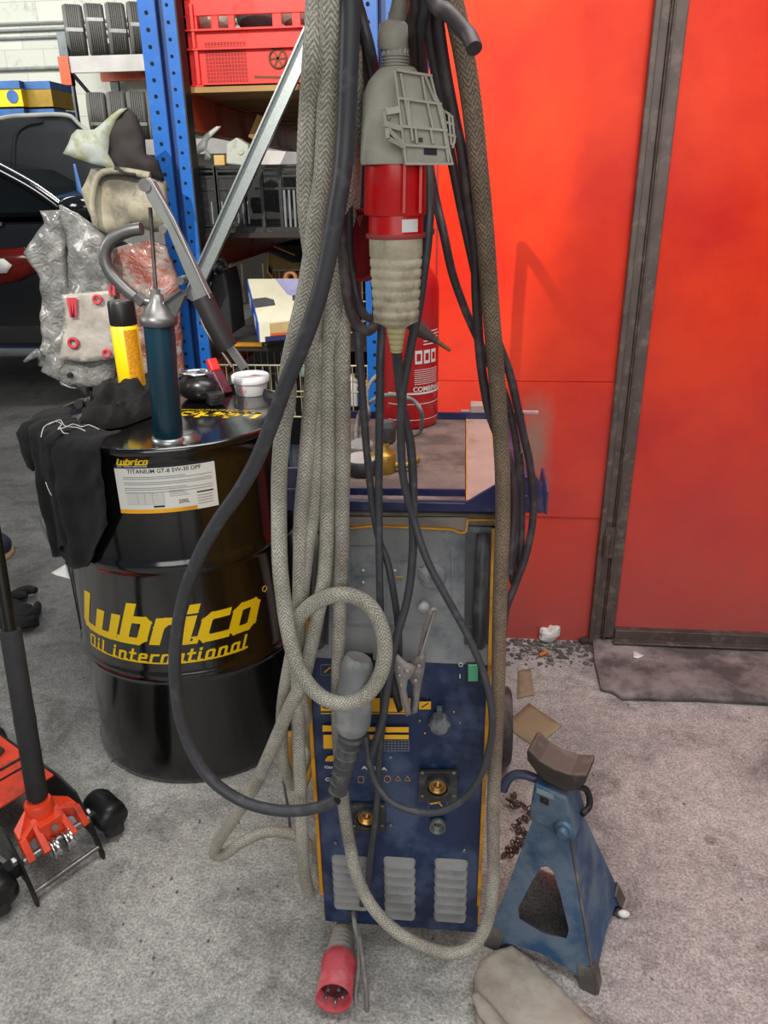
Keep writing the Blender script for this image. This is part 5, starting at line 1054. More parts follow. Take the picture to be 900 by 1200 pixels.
for p_, q_ in (((521, 130), (530, 137)), ((530, 137), (533, 165)), ((533, 165), (530, 174)), ((522, 143), (531, 146)), ((524, 157), (533, 160)), ((526, 132), (529, 170))): b.bar(C_(*p_, -.008), C_(*q_, -.008), .0022, .006, up=V((0, 1, 0)))
b.build('side_latch', dgrey, cv)
axl([(463, 190, 36), (463, 250, 36.5), (463, 252, 35)], redpl, 'red_collar', pg, 40)
b = MB()
for x, dy in ((474.5, -.036), (493.5, -.022)): b.bar(P(x, 193, Yp+dy), P(x-1, 250, Yp+dy), .003, .006)
b.build('collar_ridge', redpl, pg)
axl([(464, 250, 32), (464, 279, 32)], redpl, 'red_inner_collar', pg, 40, o=.0)
b = MB(); b.lathe([(rad(65, PP(464, 279)), 0), (rad(70, PP(464, 279)), .001), (rad(70, PP(464, 279)), .005)], PP(464, 279), (0, 0, 1), 40); b.build('red_flange', M('dusty_red', '#9a3b3a', .6, 0, .2, 20), pg)
c0 = PP(464, 264); rc_ = rad(65.5, c0); b = MB()
for k in range(6): a0_ = -1.28+.11*k; b.add([c0+V((rc_*math.cos(a)*1.0, rc_*math.sin(a), z)) for a, z in ((a0_, -.006), (a0_+.11, -.006), (a0_+.11, .007), (a0_, .007))], [(0, 1, 2, 3)])
b.build('white_sticker', white, pg)
rb_ = [(464, 276, 31.5), (464, 300, 31)]
for k in range(6): y = 300+k*12; h = 31-.75*(k+1); rb_ += [(464, y+1, h-1.3+.6), (464, y+3, h-1.3+.6), (464, y+4, h+.6), (464, y+11, h)]
rb_ += [(464, 371, 26), (464, 376, 26), (464, 380, 17), (464, 383, 13)]
axl(rb_, cream, 'ribbed_coupling', pg, 40)
rb_ = []
for k in range(5): y = 379+k*6.5; h = 12.5-1.15*k; rb_ += [(464.5, y, h), (464.5, y+4.8, h-.5), (464.5, y+5, h-1.6), (464.5, y+6.2, h-1.6)]
rb_ += [(464.5, 411, 7.5), (464.5, 413, 6)]
axl(rb_, M('pale_rubber', '#a49a6e', .75, 0, .15, 20), 'strain_relief', pg, 28)
# hinged cap behind, left
hc = P(426, 288, .955); b = MB(); axh = V((-.62, -.78, .05)).normalized()
b.lathe([(.034, 0), (.041, .002), (.041, .010), (.037, .012), (.036, .008), (.001, .008)], hc, axh, 40); hcap = b.build('hinged_cap', darkred, pg); b = MB(); b.bar(P(424, 250, .95), P(430, 268, .955), .014, .01, up=V((0, 1, 0))); b.build('cap_hinge', darkred, hcap)
# ================================================================== HOSES AND CABLES
def Yd(py):
    ks = [(-200, .86), (0, .86), (200, .90), (400, .965), (600, 1.005), (760, .985), (1200, .985)]
    for (a, ya), (c, yc) in zip(ks, ks[1:]):
        if py <= c: return ya+(yc-ya)*(py-a)/(c-a)
    return .985
def hose(name, pts, r, mat, label, cat, off=0., pre=(), post_=(), par=None, seg=14, group=None):
    w = [V(p) for p in pre]
    for p in pts: w.append(P(p[0], p[1], (p[2] if len(p) > 2 else Yd(p[1])+off)))
    w += [V(p) for p in post_]
    o = MB().tube(w, r, seg, sub=7).build(name, mat, par)
    return tag(o, label, cat, group) if not par else o
rB = .0117
bk_ = lambda x, z, y=1.2: (x, y, z)
# H1 big looping braided hose
hose('braided_hose', [(384, -40, .85), (388, 0, .85), (385, 100), (380, 200), (372, 250), (366, 300), (357, 350), (345, 400, .955), (337, 440), (337, 470), (332, 500), (327.5, 550), (327, 600), (328, 660, .97), (332, 700, .965), (337, 735, .96), (346, 772, .955), (361, 801, .95), (381, 819, .95), (404, 824, .95), (427, 816, .95), (444, 795, .95), (451, 765, .95), (447, 735, .955), (434, 711, .96), (415, 699, .965), (394, 697, .97), (373, 704, .98), (357, 716, .985), (347, 732, .99), (345, 752, 1.0), (349, 790, 1.01), (355, 830, 1.03), (362, 862, 1.08), (368, 880, 1.14)], rB, braid, 'braided grey hose making the large loop in front of the welding machine', 'hose', pre=[(-.11, .86, 1.675)])
hose('braided_hose', [(366, -40, .86), (371, 0, .865), (367, 67, .87), (362, 133), (359, 200), (360, 250), (366, 300, .95), (372, 350, .97), (367, 400), (366, 450), (362, 500), (358, 550), (353, 600), (352, 650), (351, 700, 1.01), (349, 800, 1.015), (350, 870, 1.02), (353, 940, 1.02), (355, 1000, 1.02), (358, 1030, 1.02), (363, 1046, 1.03), (369, 1035, 1.05), (372, 1005, 1.09), (374, 980, 1.14)], rB*.96, braid, 'braided hose hanging straight to the low bend left of the welding machine base', 'hose', .012, pre=[(-.11, .88, 1.68)])
hose('braided_hose', [(402, -30, .87), (404, 30, .885), (406, 100, .905), (407, 200, .925), (400, 270, .955), (394, 330, .975), (389, 380), (386, 420), (385, 480), (385, 550), (384, 600), (383, 640), (380, 680), (372, 720, 1.0), (364, 760, 1.0), (354, 800, 1.0), (340, 828, 1.01), (326, 860, 1.02), (312, 892, 1.04), (299, 920, 1.06), (275, 958, 1.09), (257, 985, 1.12), (251, 1000, 1.13), (263, 1001, 1.13), (285, 986, 1.15), (312, 975, 1.17), (340, 977, 1.18), (358, 987, 1.18), (368, 996, 1.18)], rB*.98, braid, 'braided hose kicking out to a sharp bend near the floor at left', 'hose', .012, pre=[(-.10, .9, 1.68)])
hose('braided_hose', [(396, -30, .885), (398, 60, .9), (400, 150, .92), (396, 250, .955), (386, 320, .98), (377, 370, 1.0), (376, 400), (379, 433), (380, 465), (376, 500), (373, 550), (368, 600), (361, 640), (356, 680), (350, 730, 1.02), (339, 780, 1.03), (331, 830, 1.05), (331, 880, 1.07), (337, 908, 1.08), (345, 920, 1.09), (354, 902, 1.11), (366, 868, 1.15)], rB*.92, braid, 'braided hose ending in a stained low bend beside the drum base', 'hose', .018, pre=[(-.10, .91, 1.68)])
# braided hose with its loop under the machine and up the right side
hose('braided_hose', [(412, 60, .90), (415, 130, .915), (413, 200, .94), (409, 280, .97), (403, 350, .985), (401, 400), (401.5, 467), (402, 533), (401, 600), (401, 650), (398, 720, 1.005), (396, 780, 1.005), (396, 850, 1.02), (399, 900, 1.02), (403, 945, 1.0), (409, 985, .985), (419, 1028, .97), (436, 1062, .96), (464, 1091, .95), (499, 1110, .945), (530, 1117, .95), (556, 1107, .955), (572, 1077, .96), (578, 1033, .965), (578, 990, .97), (578, 947, .975), (581, 880, .98), (584, 800, .985), (585, 740, .985), (587, 670, .99), (589, 620, .995), (589, 560, .995), (586, 500, .985), (581, 430, .965), (575, 360, .945), (568, 270, .92), (560, 190, .90), (553, 125, .885), (543, 60, .875), (530, 0, .87), (515, -60, .865)], rB*.92, braid_dirty, 'long brownish braided hose passing under the machine front and up its right side', 'hose', .006, pre=[(-.12, .9, 1.64)], post_=[(-.10, .88, 1.685)])
# brown oily stain along the right-hand run of that hose only
nt_ = braid_dirty.node_tree; bs_ = nt_.nodes['Principled BSDF']; lk_ = bs_.inputs['Base Color'].links[0].from_socket
tcx = nt_.nodes.new('ShaderNodeTexCoord'); sxx = nt_.nodes.new('ShaderNodeSeparateXYZ'); nt_.links.new(tcx.outputs['Object'], sxx.inputs[0])
ma = nt_.nodes.new('ShaderNodeMapRange'); ma.inputs[1].default_value = .3; ma.inputs[2].default_value = .62; nt_.links.new(sxx.outputs['Z'], ma.inputs[0])
mb_ = nt_.nodes.new('ShaderNodeMapRange'); mb_.inputs[1].default_value = -.08; mb_.inputs[2].default_value = -.03; nt_.links.new(sxx.outputs['X'], mb_.inputs[0])
mc_ = nt_.nodes.new('ShaderNodeMath'); mc_.operation = 'MULTIPLY'; nt_.links.new(ma.outputs[0], mc_.inputs[0]); nt_.links.new(mb_.outputs[0], mc_.inputs[1])
mdx = nt_.nodes.new('ShaderNodeMix'); mdx.data_type = 'RGBA'; mdx.blend_type = 'MULTIPLY'; nt_.links.new(mc_.outputs[0], mdx.inputs[0]); nt_.links.new(lk_, mdx.inputs[6]); mdx.inputs[7].default_value = (.50, .38, .30, 1)
nt_.links.new(mdx.outputs[2], bs_.inputs['Base Color'])
# torch cable and torch
tc_ = thing('torch_cable', 'thick black cable sweeping left over the drum into the torch handle', 'cable', tuple(P(205, 760, .97)))
hose('rubber_cable', [(404, -40, .84), (410, 0, .845), (410, 50, .85), (408, 100, .855), (406, 150, .86), (402, 200, .862), (394, 250, .865), (385, 300, .87), (373, 350, .875), (356, 400, .885), (335, 450, .895), (317, 500, .905), (300, 541, .915), (279, 578, .925), (255, 612, .94), (233, 652, .95), (216, 697, .96), (207, 745, .97), (205, 790, .975), (211, 840, .98), (226, 882, .98), (249, 915, .975), (284, 939, .97), (320, 949, .965), (350, 950, .965), (376, 945, .965), (395, 936, .965)], .0098, rubber, '', 'x', pre=[(-.115, .85, 1.68)], par=tc_)
rt = lambda w_, y: rad(w_, P(410, y, .97))
MB().tube([P(421, 770, .985), P(419, 778, .983), P(417, 800, .98), P(414, 832, .975), P(413, 848, .972), P(412, 858, .97)], [rt(30, 770), rt(37, 778), rt(40, 800), rt(44, 832), rt(42, 848), rt(30, 858)], 20).build('torch_handle', M('torch_handle_dust', '#77797b', .75, 0, .2, 16, ('#93928f', .45, 24, 0), (.15, 80)), tc_)
bt = M('torch_boot', '#3e3f42', .6, 0, .2, 18, ('#83837f', .25, 26, .2)); b = MB(); pts = [P(411, 855, .968), P(407, 880, .966), (P(402, 905, .965)), P(397, 928, .965)]
b.tube(pts, [rt(26, 860), rt(25, 880), rt(22, 905), rt(19, 928)], 18); boot = b.build('ribbed_boot', bt, tc_)
for k in range(7):
    u = k/6; q = P(411-15*u, 864+62*u, .967); w_ = 29-7*u; d_ = (P(397, 928, .965)-P(411, 855, .968)).normalized()
    MB().lathe([(rt(w_-5, 880), -.005), (rt(w_+1, 880), -.002), (rt(w_+1, 880), .002), (rt(w_-5, 880), .005)], q, d_, 24).build('boot_ring', bt, boot)
rC = .0056
hose('black_cable', [(396, 60, .90), (397, 150, .9), (398, 240, .91), (402, 300, .92), (405, 333, .925), (410, 362, .93), (418, 380, .935), (430, 388, .94), (439, 380, .95), (442, 360, .96), (440, 330, .97)], .0062, rubber_red, 'black cable making a small hanging bend left of the plug', 'cable', pre=[(-.12, .9, 1.67)])
hose('black_cable', [(408, 0, .88), (410, 100, .905), (409, 200, .93), (409, 290, .945), (414, 325, .95), (419, 350, .95), (427, 369, .955), (437, 374, .96)], .0052, rubber_red, 'thin black cable inside the small bend left of the plug', 'cable', pre=[(-.11, .9, 1.67)])
hose('black_cable', [(417, -20, .88), (424, 20, .885), (433, 55, .89), (440, 90, .93), (443, 130, .97), (444, 250, .98), (447, 375, .985), (446, 420), (445, 480), (444, 540), (444, 600), (445, 680), (447, 760, 1.01), (449, 830, 1.015), (445, 880, 1.02), (443, 920, 1.015), (440, 960, 1.015), (434, 1005, 1.015), (431, 1035, 1.02), (424, 1060, 1.03)], rC, rubber, 'black cable running straight down past the torch to the lower louvres', 'cable', pre=[(-.11, .9, 1.67)])
hose('black_cable', [(412, -20, .89), (420, 40, .895), (430, 110, .95), (425, 200, .975), (418, 300, .98), (417, 380, .985), (420, 400), (424, 450), (427.5, 500), (432, 550), (438, 600), (445, 635), (453, 655), (459, 682), (464, 712, 1.01), (467, 740, 1.02), (468, 768, 1.025)], rC*.95, rubber, 'black cable leading down to the metal earth clamp', 'cable', .008, pre=[(-.11, .91, 1.67)])
hose('plug_cable', [(464.5, 408, .905), (466, 425, .93), (469, 455, .96), (474, 490, .98), (481, 520, .99), (484, 560, 1.0), (484, 600, 1.0), (484, 640, 1.0), (481, 680, .995), (475, 712, .99), (466, 742, .985), (459, 772, .98), (454, 805, .975), (449, 840, .985), (440, 870, .99), (432, 895, 1.0)], rC*1.1, rubber, 'dark cable leaving the bottom of the cream ribbed coupling', 'cable')
hose('black_cable', [(493, -20, .86), (494, 30, .88), (496, 90, .95), (500, 160, .95), (502, 220, .93), (503, 250, .92), (500, 292, .92), (496, 321, .925), (490, 364, .935), (481, 408, .945), (473, 451, .955), (470, 485, .965), (470, 520, .975), (472, 555, .985), (478, 585, .99), (484, 605, .995), (493, 636, .99), (505, 666, .985), (524, 701, .98), (545, 739, .975), (563, 778, .97), (573, 813, .965), (577, 845, .96), (574, 875, .96), (564, 908, .96), (545, 935, .96), (517, 951, .96), (486, 951, .965), (459, 940, .97), (441, 918, .98), (432, 890, .99), (429, 862, 1.0)], rC, rubber, 'black cable crossing the front and making the wide low loop on the right', 'cable', pre=[(-.095, .88, 1.67)])
hose('black_cable', [(483, -20, .86), (484, 30, .88), (486, 90, .95), (496, 150, .965), (506, 210, .965), (512, 240, .965), (520, 274), (530, 320), (544, 360), (555, 386), (567, 412), (580, 440), (593, 466), (602, 503), (607, 540), (607, 590), (604, 640), (600, 670), (603, 684), (609, 668), (611, 620), (611, 570), (608, 530)], rC*.92, rubber_red, 'dark cable slanting right and turning back in a narrow hairpin', 'cable', .03, pre=[(-.095, .9, 1.67)])
hose('black_cable', [(501, -20, .88), (503, 30, .885), (508, 70), (514, 104), (524, 160), (532, 200), (542, 250), (551, 292), (562, 340), (575, 380), (588, 412), (598, 440), (606, 475), (614, 512), (621, 545), (625, 585), (623, 620), (615, 655), (604, 685), (593, 716), (588, 760, 1.06), (580, 800, 1.15)], rC*.98, rubber_red, 'outermost dark cable bowing to the right of the machine tray', 'cable', .02, pre=[(-.08, .9, 1.66)])
hose('black_cable', [(510, -15, .87), (514, 30), (522, 84), (532, 136), (542, 184), (550, 240), (557, 290), (558, 340), (560, 380), (563, 420), (568, 456), (574, 485), (584, 512), (595, 536), (601, 562), (602, 600), (599, 640), (596, 672)], rC*1.08, rubber_red, 'dark cable running close along the left of the right-hand braided hose', 'cable', .01, pre=[(-.08, .89, 1.66)])
hose('grey_cable', [(476, -40, .88), (471, -5, .89), (465, 22, .90), (462, 34, .90)], .0088, dgrey, 'dusty grey cable entering the top of the hanging plug', 'cable', pre=[(-.095, .89, 1.68)])
# earth clamp
Ycl = 1.0
cm = M('clamp_steel', '#8a827e', .5, .35, .3, 30, ('#8d8784', .4, 30, 0), (.3, 80))
ecl = thing('earth_clamp', 'worn metal earth clamp hooked on the stub knob of the welder', 'clamp', tuple(P(478, 785, Ycl)))
def cpz(pts, y, th, nm, mat=cm): return upright(pts, y, th, .01, edge=.6).build(nm, mat, ecl)
cpz([(461, 768), (466, 767), (476, 776), (487, 780), (486, 790), (478, 796), (476, 808), (479, 822), (482, 836), (476, 839), (470, 820), (466, 800), (462, 786)], Ycl, .008, 'jaw')
cpz([(476, 784), (486, 771), (493, 764), (499, 768), (498, 782), (494, 800), (491, 820), (489, 834), (483, 836), (485, 818), (484, 802), (480, 795)], Ycl+.008, .008, 'jaw')
cpz([(503, 712), (512, 712), (512, 718), (500, 745), (495, 768), (489, 768), (494, 742)], Ycl, .006, 'handle_arm')
MB().bar(P(509, 716, Ycl-.005), P(493, 768, Ycl-.005), .0025, .008, up=V((0, 1, 0))).build('handle_arm', M('pale_bare_steel', '#a5a19c', .4, .7), ecl)
cpz([(457, 785), (462, 790), (468, 815), (472, 832), (466, 834), (460, 815)], Ycl+.014, .008, 'handle_arm', darkst)
for i, (x, y, r_) in enumerate(((477, 787, .0052), (468, 792, .004), (491, 781, .004), (487, 798, .004), (467, 783, .0035), (470, 803, .003))): MB().ball(P(x, y, Ycl-.004), r_, (1, .6, 1), 12).build('rivet', M('rivet_pale', '#8f8a88', .5, .5), ecl)
# red plug on the ground and its cord
pl = thing('red_plug', 'dusty red five pin plug with grey sleeve lying below the machine', 'plug', tuple(P(392, 1150, .96)))
pa, pb, pc_ = Z(404, 1078, .034), Z(398, 1124, .038), Z(391, 1170, .052); d1 = (pb-pa)
slv = M('plug_sleeve', '#a09a90', .75, 0, .15, 20, ('#736c62', .35, 20, 0)); r1 = rad(20, pa); r2 = rad(37, pb)
pr = []; nk = 8
for k in range(nk): u = k/nk; r_ = r1+(r2-r1)*u; pr += [(r_*.93, d1.length*u), (r_, d1.length*(u+.02)), (r_, d1.length*(u+.10))]
pr += [(r2, d1.length)]
MB().lathe(pr, pa, d1, 32).build('ribbed_sleeve', slv, pl)
d2 = pc_-pb; r3 = rad(43, pc_); dr = M('dusty_plug_red', '#b93745', .55, 0, .15, 14, ('#c07a7a', .35, 20, .1))
MB().lathe([(r2*.98, -.002), (r2*1.08, .004), (r2*1.1, .02), (r3*.94, .022), (r3, d2.length), (r3*.93, d2.length), (r3*.9, d2.length-.03), (.001, d2.length-.03)], pb, d2, 40, cap=False).build('red_shroud', dr, pl)
MB().lathe([(r3*.9, 0), (.001, .001)], pb+d2.normalized()*(d2.length-.0295), d2, 32).build('pin_base', M('deep_red', '#5c1c22', .6), pl)
ax_ = d2.normalized(); sx_ = ax_.cross(V((0, 0, 1))).normalized(); sy_ = ax_.cross(sx_)
for k in range(5): a = k*1.2566+.4; MB().lathe([(.0038, 0), (.0038, .024), (.002, .026)], pb+ax_*(d2.length-.029)+(sx_*math.cos(a)+sy_*math.sin(a))*r3*.5, d2, 12).build('pin', steel, pl)
hose('thin_cord', [(414, 1069, 1.035), (416, 1085, 1.01), (421, 1110, .99), (420, 1140, .965), (417, 1165, .945), (420, 1188, .92), (427, 1196, .915), (430, 1180, .925), (428, 1150, .95), (424, 1115, .98), (419, 1085, 1.02)], .0042, greyrub, 'thin grey cord dropping from the grommet in a long narrow loop by the plug', 'cord')
# ================================================================== JACK STAND
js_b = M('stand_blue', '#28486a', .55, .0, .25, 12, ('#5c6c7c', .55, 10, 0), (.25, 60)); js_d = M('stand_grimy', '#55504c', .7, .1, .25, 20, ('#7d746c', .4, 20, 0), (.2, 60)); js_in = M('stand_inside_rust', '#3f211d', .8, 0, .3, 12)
js = thing('jack_stand', 'worn blue steel jack stand with dark saddle to the right of the machine', 'jack stand', (.215, 1.145, 0))
c0 = V((.275, .992, 0)); c1 = V((.362, 1.205, 0)); c3 = V((.075, 1.075, 0)); c2 = c1+c3-c0; cen = (c0+c2)/2
top_ = P(655, 945, 1.135); tz = .30; tcn = V((.198, 1.14, tz)); e1 = (c1-c0).normalized(); e2 = (c3-c0).normalized()
hw = .031; T0 = tcn-e1*hw-e2*hw; T1 = tcn+e1*hw-e2*hw; T2 = tcn+e1*hw+e2*hw; T3 = tcn-e1*hw+e2*hw
def face(A, B, Tb, Ta, mat, nm, hole=True, up_=.035):
    """splayed leg plate A-B at floor, Ta-Tb at top; arched foot cut, rounded triangular window"""
    ux = (B-A); n_ = ux.cross(Ta-A).normalized()
    if n_.dot(V(((A+B)/2-cen).to_tuple())) < 0: n_ = -n_
    def q(u, v): lo = A+(B-A)*u; hi = Ta+(Tb-Ta)*u; return lo+(hi-lo)*v
    out = [(0, 0), (.10, 0), (.17, .07), (.5, .10), (.83, .07), (.90, 0), (1, 0), (1, .5), (1, 1), (0, 1), (0, .5)]
    win = [(.24, .26), (.5, .23), (.76, .26), (.80, .33), (.70, .55), (.60, .66), (.5, .68), (.40, .66), (.30, .55), (.20, .33)] if hole else []
    pts = [V(p) for p in out]+[V(p) for p in win]; no = len(out)
    ed = [(i, (i+1) % no) for i in range(no)]+[(no+i, no+(i+1) % len(win)) for i in range(len(win))]
    fcs = []
    vo, _, fa, *_r = geometry.delaunay_2d_cdt(pts, ed, [], 0, 1e-6)
    def inp(p, poly):
        c = False; k = len(poly)-1
        for i in range(len(poly)):
            if (poly[i][1] > p.y) != (poly[k][1] > p.y) and p.x < (poly[k][0]-poly[i][0])*(p.y-poly[i][1])/(poly[k][1]-poly[i][1])+poly[i][0]: c = not c
            k = i
        return c
    for f in fa:
        ce = sum((V(vo[i]) for i in f), V((0, 0)))/len(f)
        if inp(ce, out) and not (hole and inp(ce, win)): fcs.append(list(f))
    n = len(vo); vs = [q(*v) for v in vo]; vs = vs+[v-n_*.004 for v in vs]; fs = []
    for f in fcs: fs += [f, [i+n for i in f[::-1]]]
    dirs = set((f[i], f[(i+1) % len(f)]) for f in fcs for i in range(len(f)))
    for i, k in dirs:
        if (k, i) not in dirs: fs.append([k, i, i+n, k+n])
    b = MB(); b.add(vs, fs); return b.build(nm, mat, js)
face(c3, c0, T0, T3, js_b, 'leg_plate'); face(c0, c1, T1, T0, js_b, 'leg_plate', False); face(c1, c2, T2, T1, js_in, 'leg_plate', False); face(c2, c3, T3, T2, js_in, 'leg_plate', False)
for c_, t_ in ((c0, T0), (c1, T1), (c3, T3), (c2, T2)):
    b = MB(); d_ = (c_-cen).normalized(); u_ = (t_-c_)
    b.prism([c_+d_*.003, c_+e1*.03*(1 if (e1.dot(cen-c_) > 0) else -1)+d_*.002, c_+e1*.026*(1 if (e1.dot(cen-c_) > 0) else -1)+u_*.13, c_+d_*.003+u_*.16], (e2*.004*(1 if e2.dot(cen-c_) < 0 else -1))); 
    b.prism([c_+d_*.003, c_+e2*.03*(1 if (e2.dot(cen-c_) > 0) else -1)+d_*.002, c_+e2*.026*(1 if (e2.dot(cen-c_) > 0) else -1)+u_*.13, c_+d_*.003+u_*.16], (e1*.004*(1 if e1.dot(cen-c_) < 0 else -1))); b.build('foot_corner', js_d, js)
MB().bar(T0+V((0, 0, 0)), c0+(T0-c0)*.15, .004, .004).build('weld_seam', js_d, js)
# head block
JM = Matrix((e2*-1, e1, V((0, 0, 1)))).transposed()      # local x toward near-right, y away
hcn = V((.194, 1.13, .322)); ex_ = (c0-c3).normalized(); fn = V((ex_.y, -ex_.x, 0))
def hq(x, y, z): return hcn+ex_*x-fn*y+V((0, 0, z))
b = MB(); b.prism([hq(*p_) for p_ in ((-.040, -.036, -.028), (-.034, -.036, .055), (.026, -.036, .046), (.05, -.036, -.03), (.047, -.036, -.045), (.035, -.036, -.045))], -fn*.072)
b.build('head_block', js_b, js, bevel=.004)
b = MB(); b.lathe([(.018, 0), (.018, .006), (.014, .008)], hq(.028, -.036, -.022), fn, 24); b.lathe([(.011, .006), (.011, .018), (.008, .02)], hq(.028, -.036, -.022), fn, 18); b.build('pivot_bolt', M('pivot_dusty_blue', '#4f6a80', .5, .3, .2, 20), js)
b = MB(); b.bb((0, 0, 0), (0, 0, 0)); b = MB(); b.prism([hq(*p_) for p_ in ((-.028, -.0365, .05), (.004, -.0365, .046), (.004, -.0365, .036), (-.028, -.0365, .039))], fn*.001); b.build('plate_label', M('pale_plate', '#7d8f92', .5), js)
b = MB(); b.prism([hq(*p_) for p_ in ((-.02, -.0365, .034), (-.004, -.0365, .032), (-.004, -.0365, .018), (-.02, -.0365, .02))], fn*.001); b.lathe([(.005, 0), (.004, .003)], hq(-.012, -.0365, .026), fn, 12); b.build('ratchet_window', ink, js)
b = MB(); b.prism([hq(*p_) for p_ in ((-.022, -.02, .04), (.022, -.02, .03), (.022, -.02, .075), (-.022, -.02, .085))], -fn*.04); b.build('ratchet_bar', darkst, js, bevel=.003)
sdl = M('saddle_dark', '#3a3431', .6, .2, .25, 20, ('#7d7068', .3, 16, .55), (.2, 50))
sp_ = [(-.052, .098), (-.054, .118), (-.048, .122), (-.028, .106), (.0, .098), (.028, .098), (.05, .106), (.056, .108), (.055, .088), (.035, .062), (.02, .055), (-.018, .064), (-.03, .072)]
b = MB(); b.prism([hq(x, -.03, z) for x, z in sp_], -fn*.06); b.build('saddle', sdl, js, bevel=.003)
b = MB(); b.tube([hq(-.034, -.01, .045), hq(-.058, -.015, .05), hq(-.078, -.02, .045), hq(-.09, -.025, .028), hq(-.094, -.028, .01)], [.0085, .0085, .0085, .009, .0095], 14); b.build('release_lever', M('lever_blue_worn', '#38435e', .5, .1, .3, 20, ('#5b4a44', .4, 14, 0)), js)
b = MB(); b.tube([hq(.03, .0, .05), hq(.05, .02, .03), hq(.058, .02, -.002), hq(.05, .0, -.01)], .006, 10); b.build('pawl_spring', darkst, js)
ch = thing('rusty_chain', 'tangled rusty chain on the floor between machine and jack stand', 'chain', tuple(Z(605, 970)))
random.seed(3)
links = [(588, 1002), (592, 996), (597, 1001), (602, 995), (598, 988), (605, 985), (611, 990), (616, 984), (612, 977), (605, 974), (600, 968), (606, 962), (613, 960), (618, 953), (612, 946), (604, 943), (597, 944), (593, 938), (600, 932)]
links += [((a+c)/2+2, (b_+d_2)/2-2) for (a, b_), (c, d_2) in zip(links, links[1:])]
for i, (x, y) in enumerate(links):
    q = Z(x+3, y, .008+.006*(i % 3)); a = random.random()*3; u_ = V((math.cos(a), math.sin(a), .3)).normalized(); v_ = V((-math.sin(a), math.cos(a), .5*(i % 2))).normalized()
    MB().tube([q+u_*.0075*math.cos(k)+v_*.0042*math.sin(k) for k in [j_*.785 for j_ in range(8)]], .0017, 6, closed=True, sub=2).build('chain_link', rust, ch)
# ================================================================== THINGS ON THE FLOOR
stn = M('dusty_stone', '#a39c92', .9, 0, .2, 10, ('#7a7167', .4, 7, 0), (.4, 40))
tag(lying([(556, 1140), (563, 1122), (580, 1110), (600, 1106), (622, 1120), (660, 1155), (706, 1204), (700, 1225), (560, 1225)], 0, .028, .012, amp=.006, ns=18, edge=.5).build('dusty_stone_slab', stn), 'dust covered flat stone slab in front of the jack stand', 'slab')
tag(lying([(552, 1165), (560, 1160), (578, 1178), (600, 1205), (585, 1215), (562, 1190)], 0.026, .01, .012, amp=.002, edge=.5).build('slab_chip', stn), 'pale chipped piece lying on the flat stone slab', 'stone')
cdm = M('old_card', '#928266', .85, 0, .1, 12, ('#8a7a66', .3, 10, 0))
tag(lying([(590, 850), (620, 824), (659, 850), (627, 875)], 0, .004, .02, edge=.9, amp=.002).build('card_square', cdm), 'tan square of cardboard on the floor right of the wheel', 'cardboard')
tag(lying([(607, 786), (622, 783), (626, 814), (606, 818)], 0, .004, .02, edge=.9, amp=.004).build('card_square', cdm), 'small tan card standing near the wheel, farther from the camera', 'cardboard')
q = Z(642, 752, .0); b = MB(); b.ball(q+V((0, 0, .028)), .03, (1.1, .7, .95), 14)
b.v = [p+(p-q)*(.55*noise.noise(p*45)) for p in b.v]; b.sm = [False]*len(b.sm); tag(b.build('crumpled_paper', M('paper_white', '#d2cdc8', .7)), 'crumpled white paper on the floor against the red wall', 'paper')
tag(MB().lathe([(.006, 0), (.007, .03)], Z(632, 768, .007), (1, .5, .2), 10).build('orange_butt', M('orange_bit', '#b5622e', .7)), 'small orange stub beside the crumpled white paper', 'stub')
b = MB(); b.bar(Z(680, 752, .012), Z(704, 744, .02), .02, .014); b.box(Z(690, 738, .03), (.05, .03, .035)); tag(b.build('rusty_hinge_bolt', rust, bevel=.002), 'rusty bolt and bracket at the foot of the door frame', 'bolt')
random.seed(11); b = MB()
for i in range(420):
    x = random.uniform(.13, .47); y = 2.19-abs(random.gauss(0, .07)); r_ = random.choice((.0015, .002, .003, .004, .007)); o = len(b.v); b.ball((x, y, r_*.5), r_, (random.uniform(.8, 1.8), random.uniform(.6, 1.4), random.uniform(.4, .9)), 6)
b.sm = [False]*len(b.sm)
tag(b.build('debris', M('grey_debris', '#5a5250', .9, 0, .4, 60)), 'heap of small grey debris along the foot of the red wall', 'debris', kind='stuff')
b = MB()
for i in range(260):
    x = random.uniform(-1.5, 1.2); y = random.uniform(.85, 2.0); r_ = random.choice((.0012, .0018, .003)); b.ball((x, y, r_*.4), r_, (1, random.uniform(.7, 1.6), .6), 5)
b.sm = [False]*len(b.sm)
tag(b.build('grit', M('grit_mix', '#6d675f', .9, 0, .5, 200)), 'loose grit scattered over the concrete floor', 'grit', kind='stuff')
q = Z(731, 1071, .008); tag(MB().ball(q, .009, (1.4, .9, .9), 10).build('white_pebble', white), 'small whitish pebble beside the right foot of the jack stand', 'pebble')
tag(lying([(722, 1060), (730, 1066), (728, 1074), (718, 1070)], 0, .008, .006).build('dark_crumb', darkst), 'dark crumb beside the whitish pebble', 'crumb')
tag(lying([(60, 671), (77, 661), (82, 678), (66, 674)], 0, .002, .02, edge=.9).build('paper_scrap', white), 'white scrap of paper on the floor left of the drum', 'paper')
tag(lying([(742, 771-10), (750, 765), (755, 768), (748, 771), (742, 770)], 0.026, .003, .01).build('paper_scrap', white), 'tiny white paper shred on the grey plate by the door', 'paper')
mbk = thing('metal_bracket', 'pale punched metal bracket leaning behind the drum at left', 'bracket', tuple(Z(60, 640)))
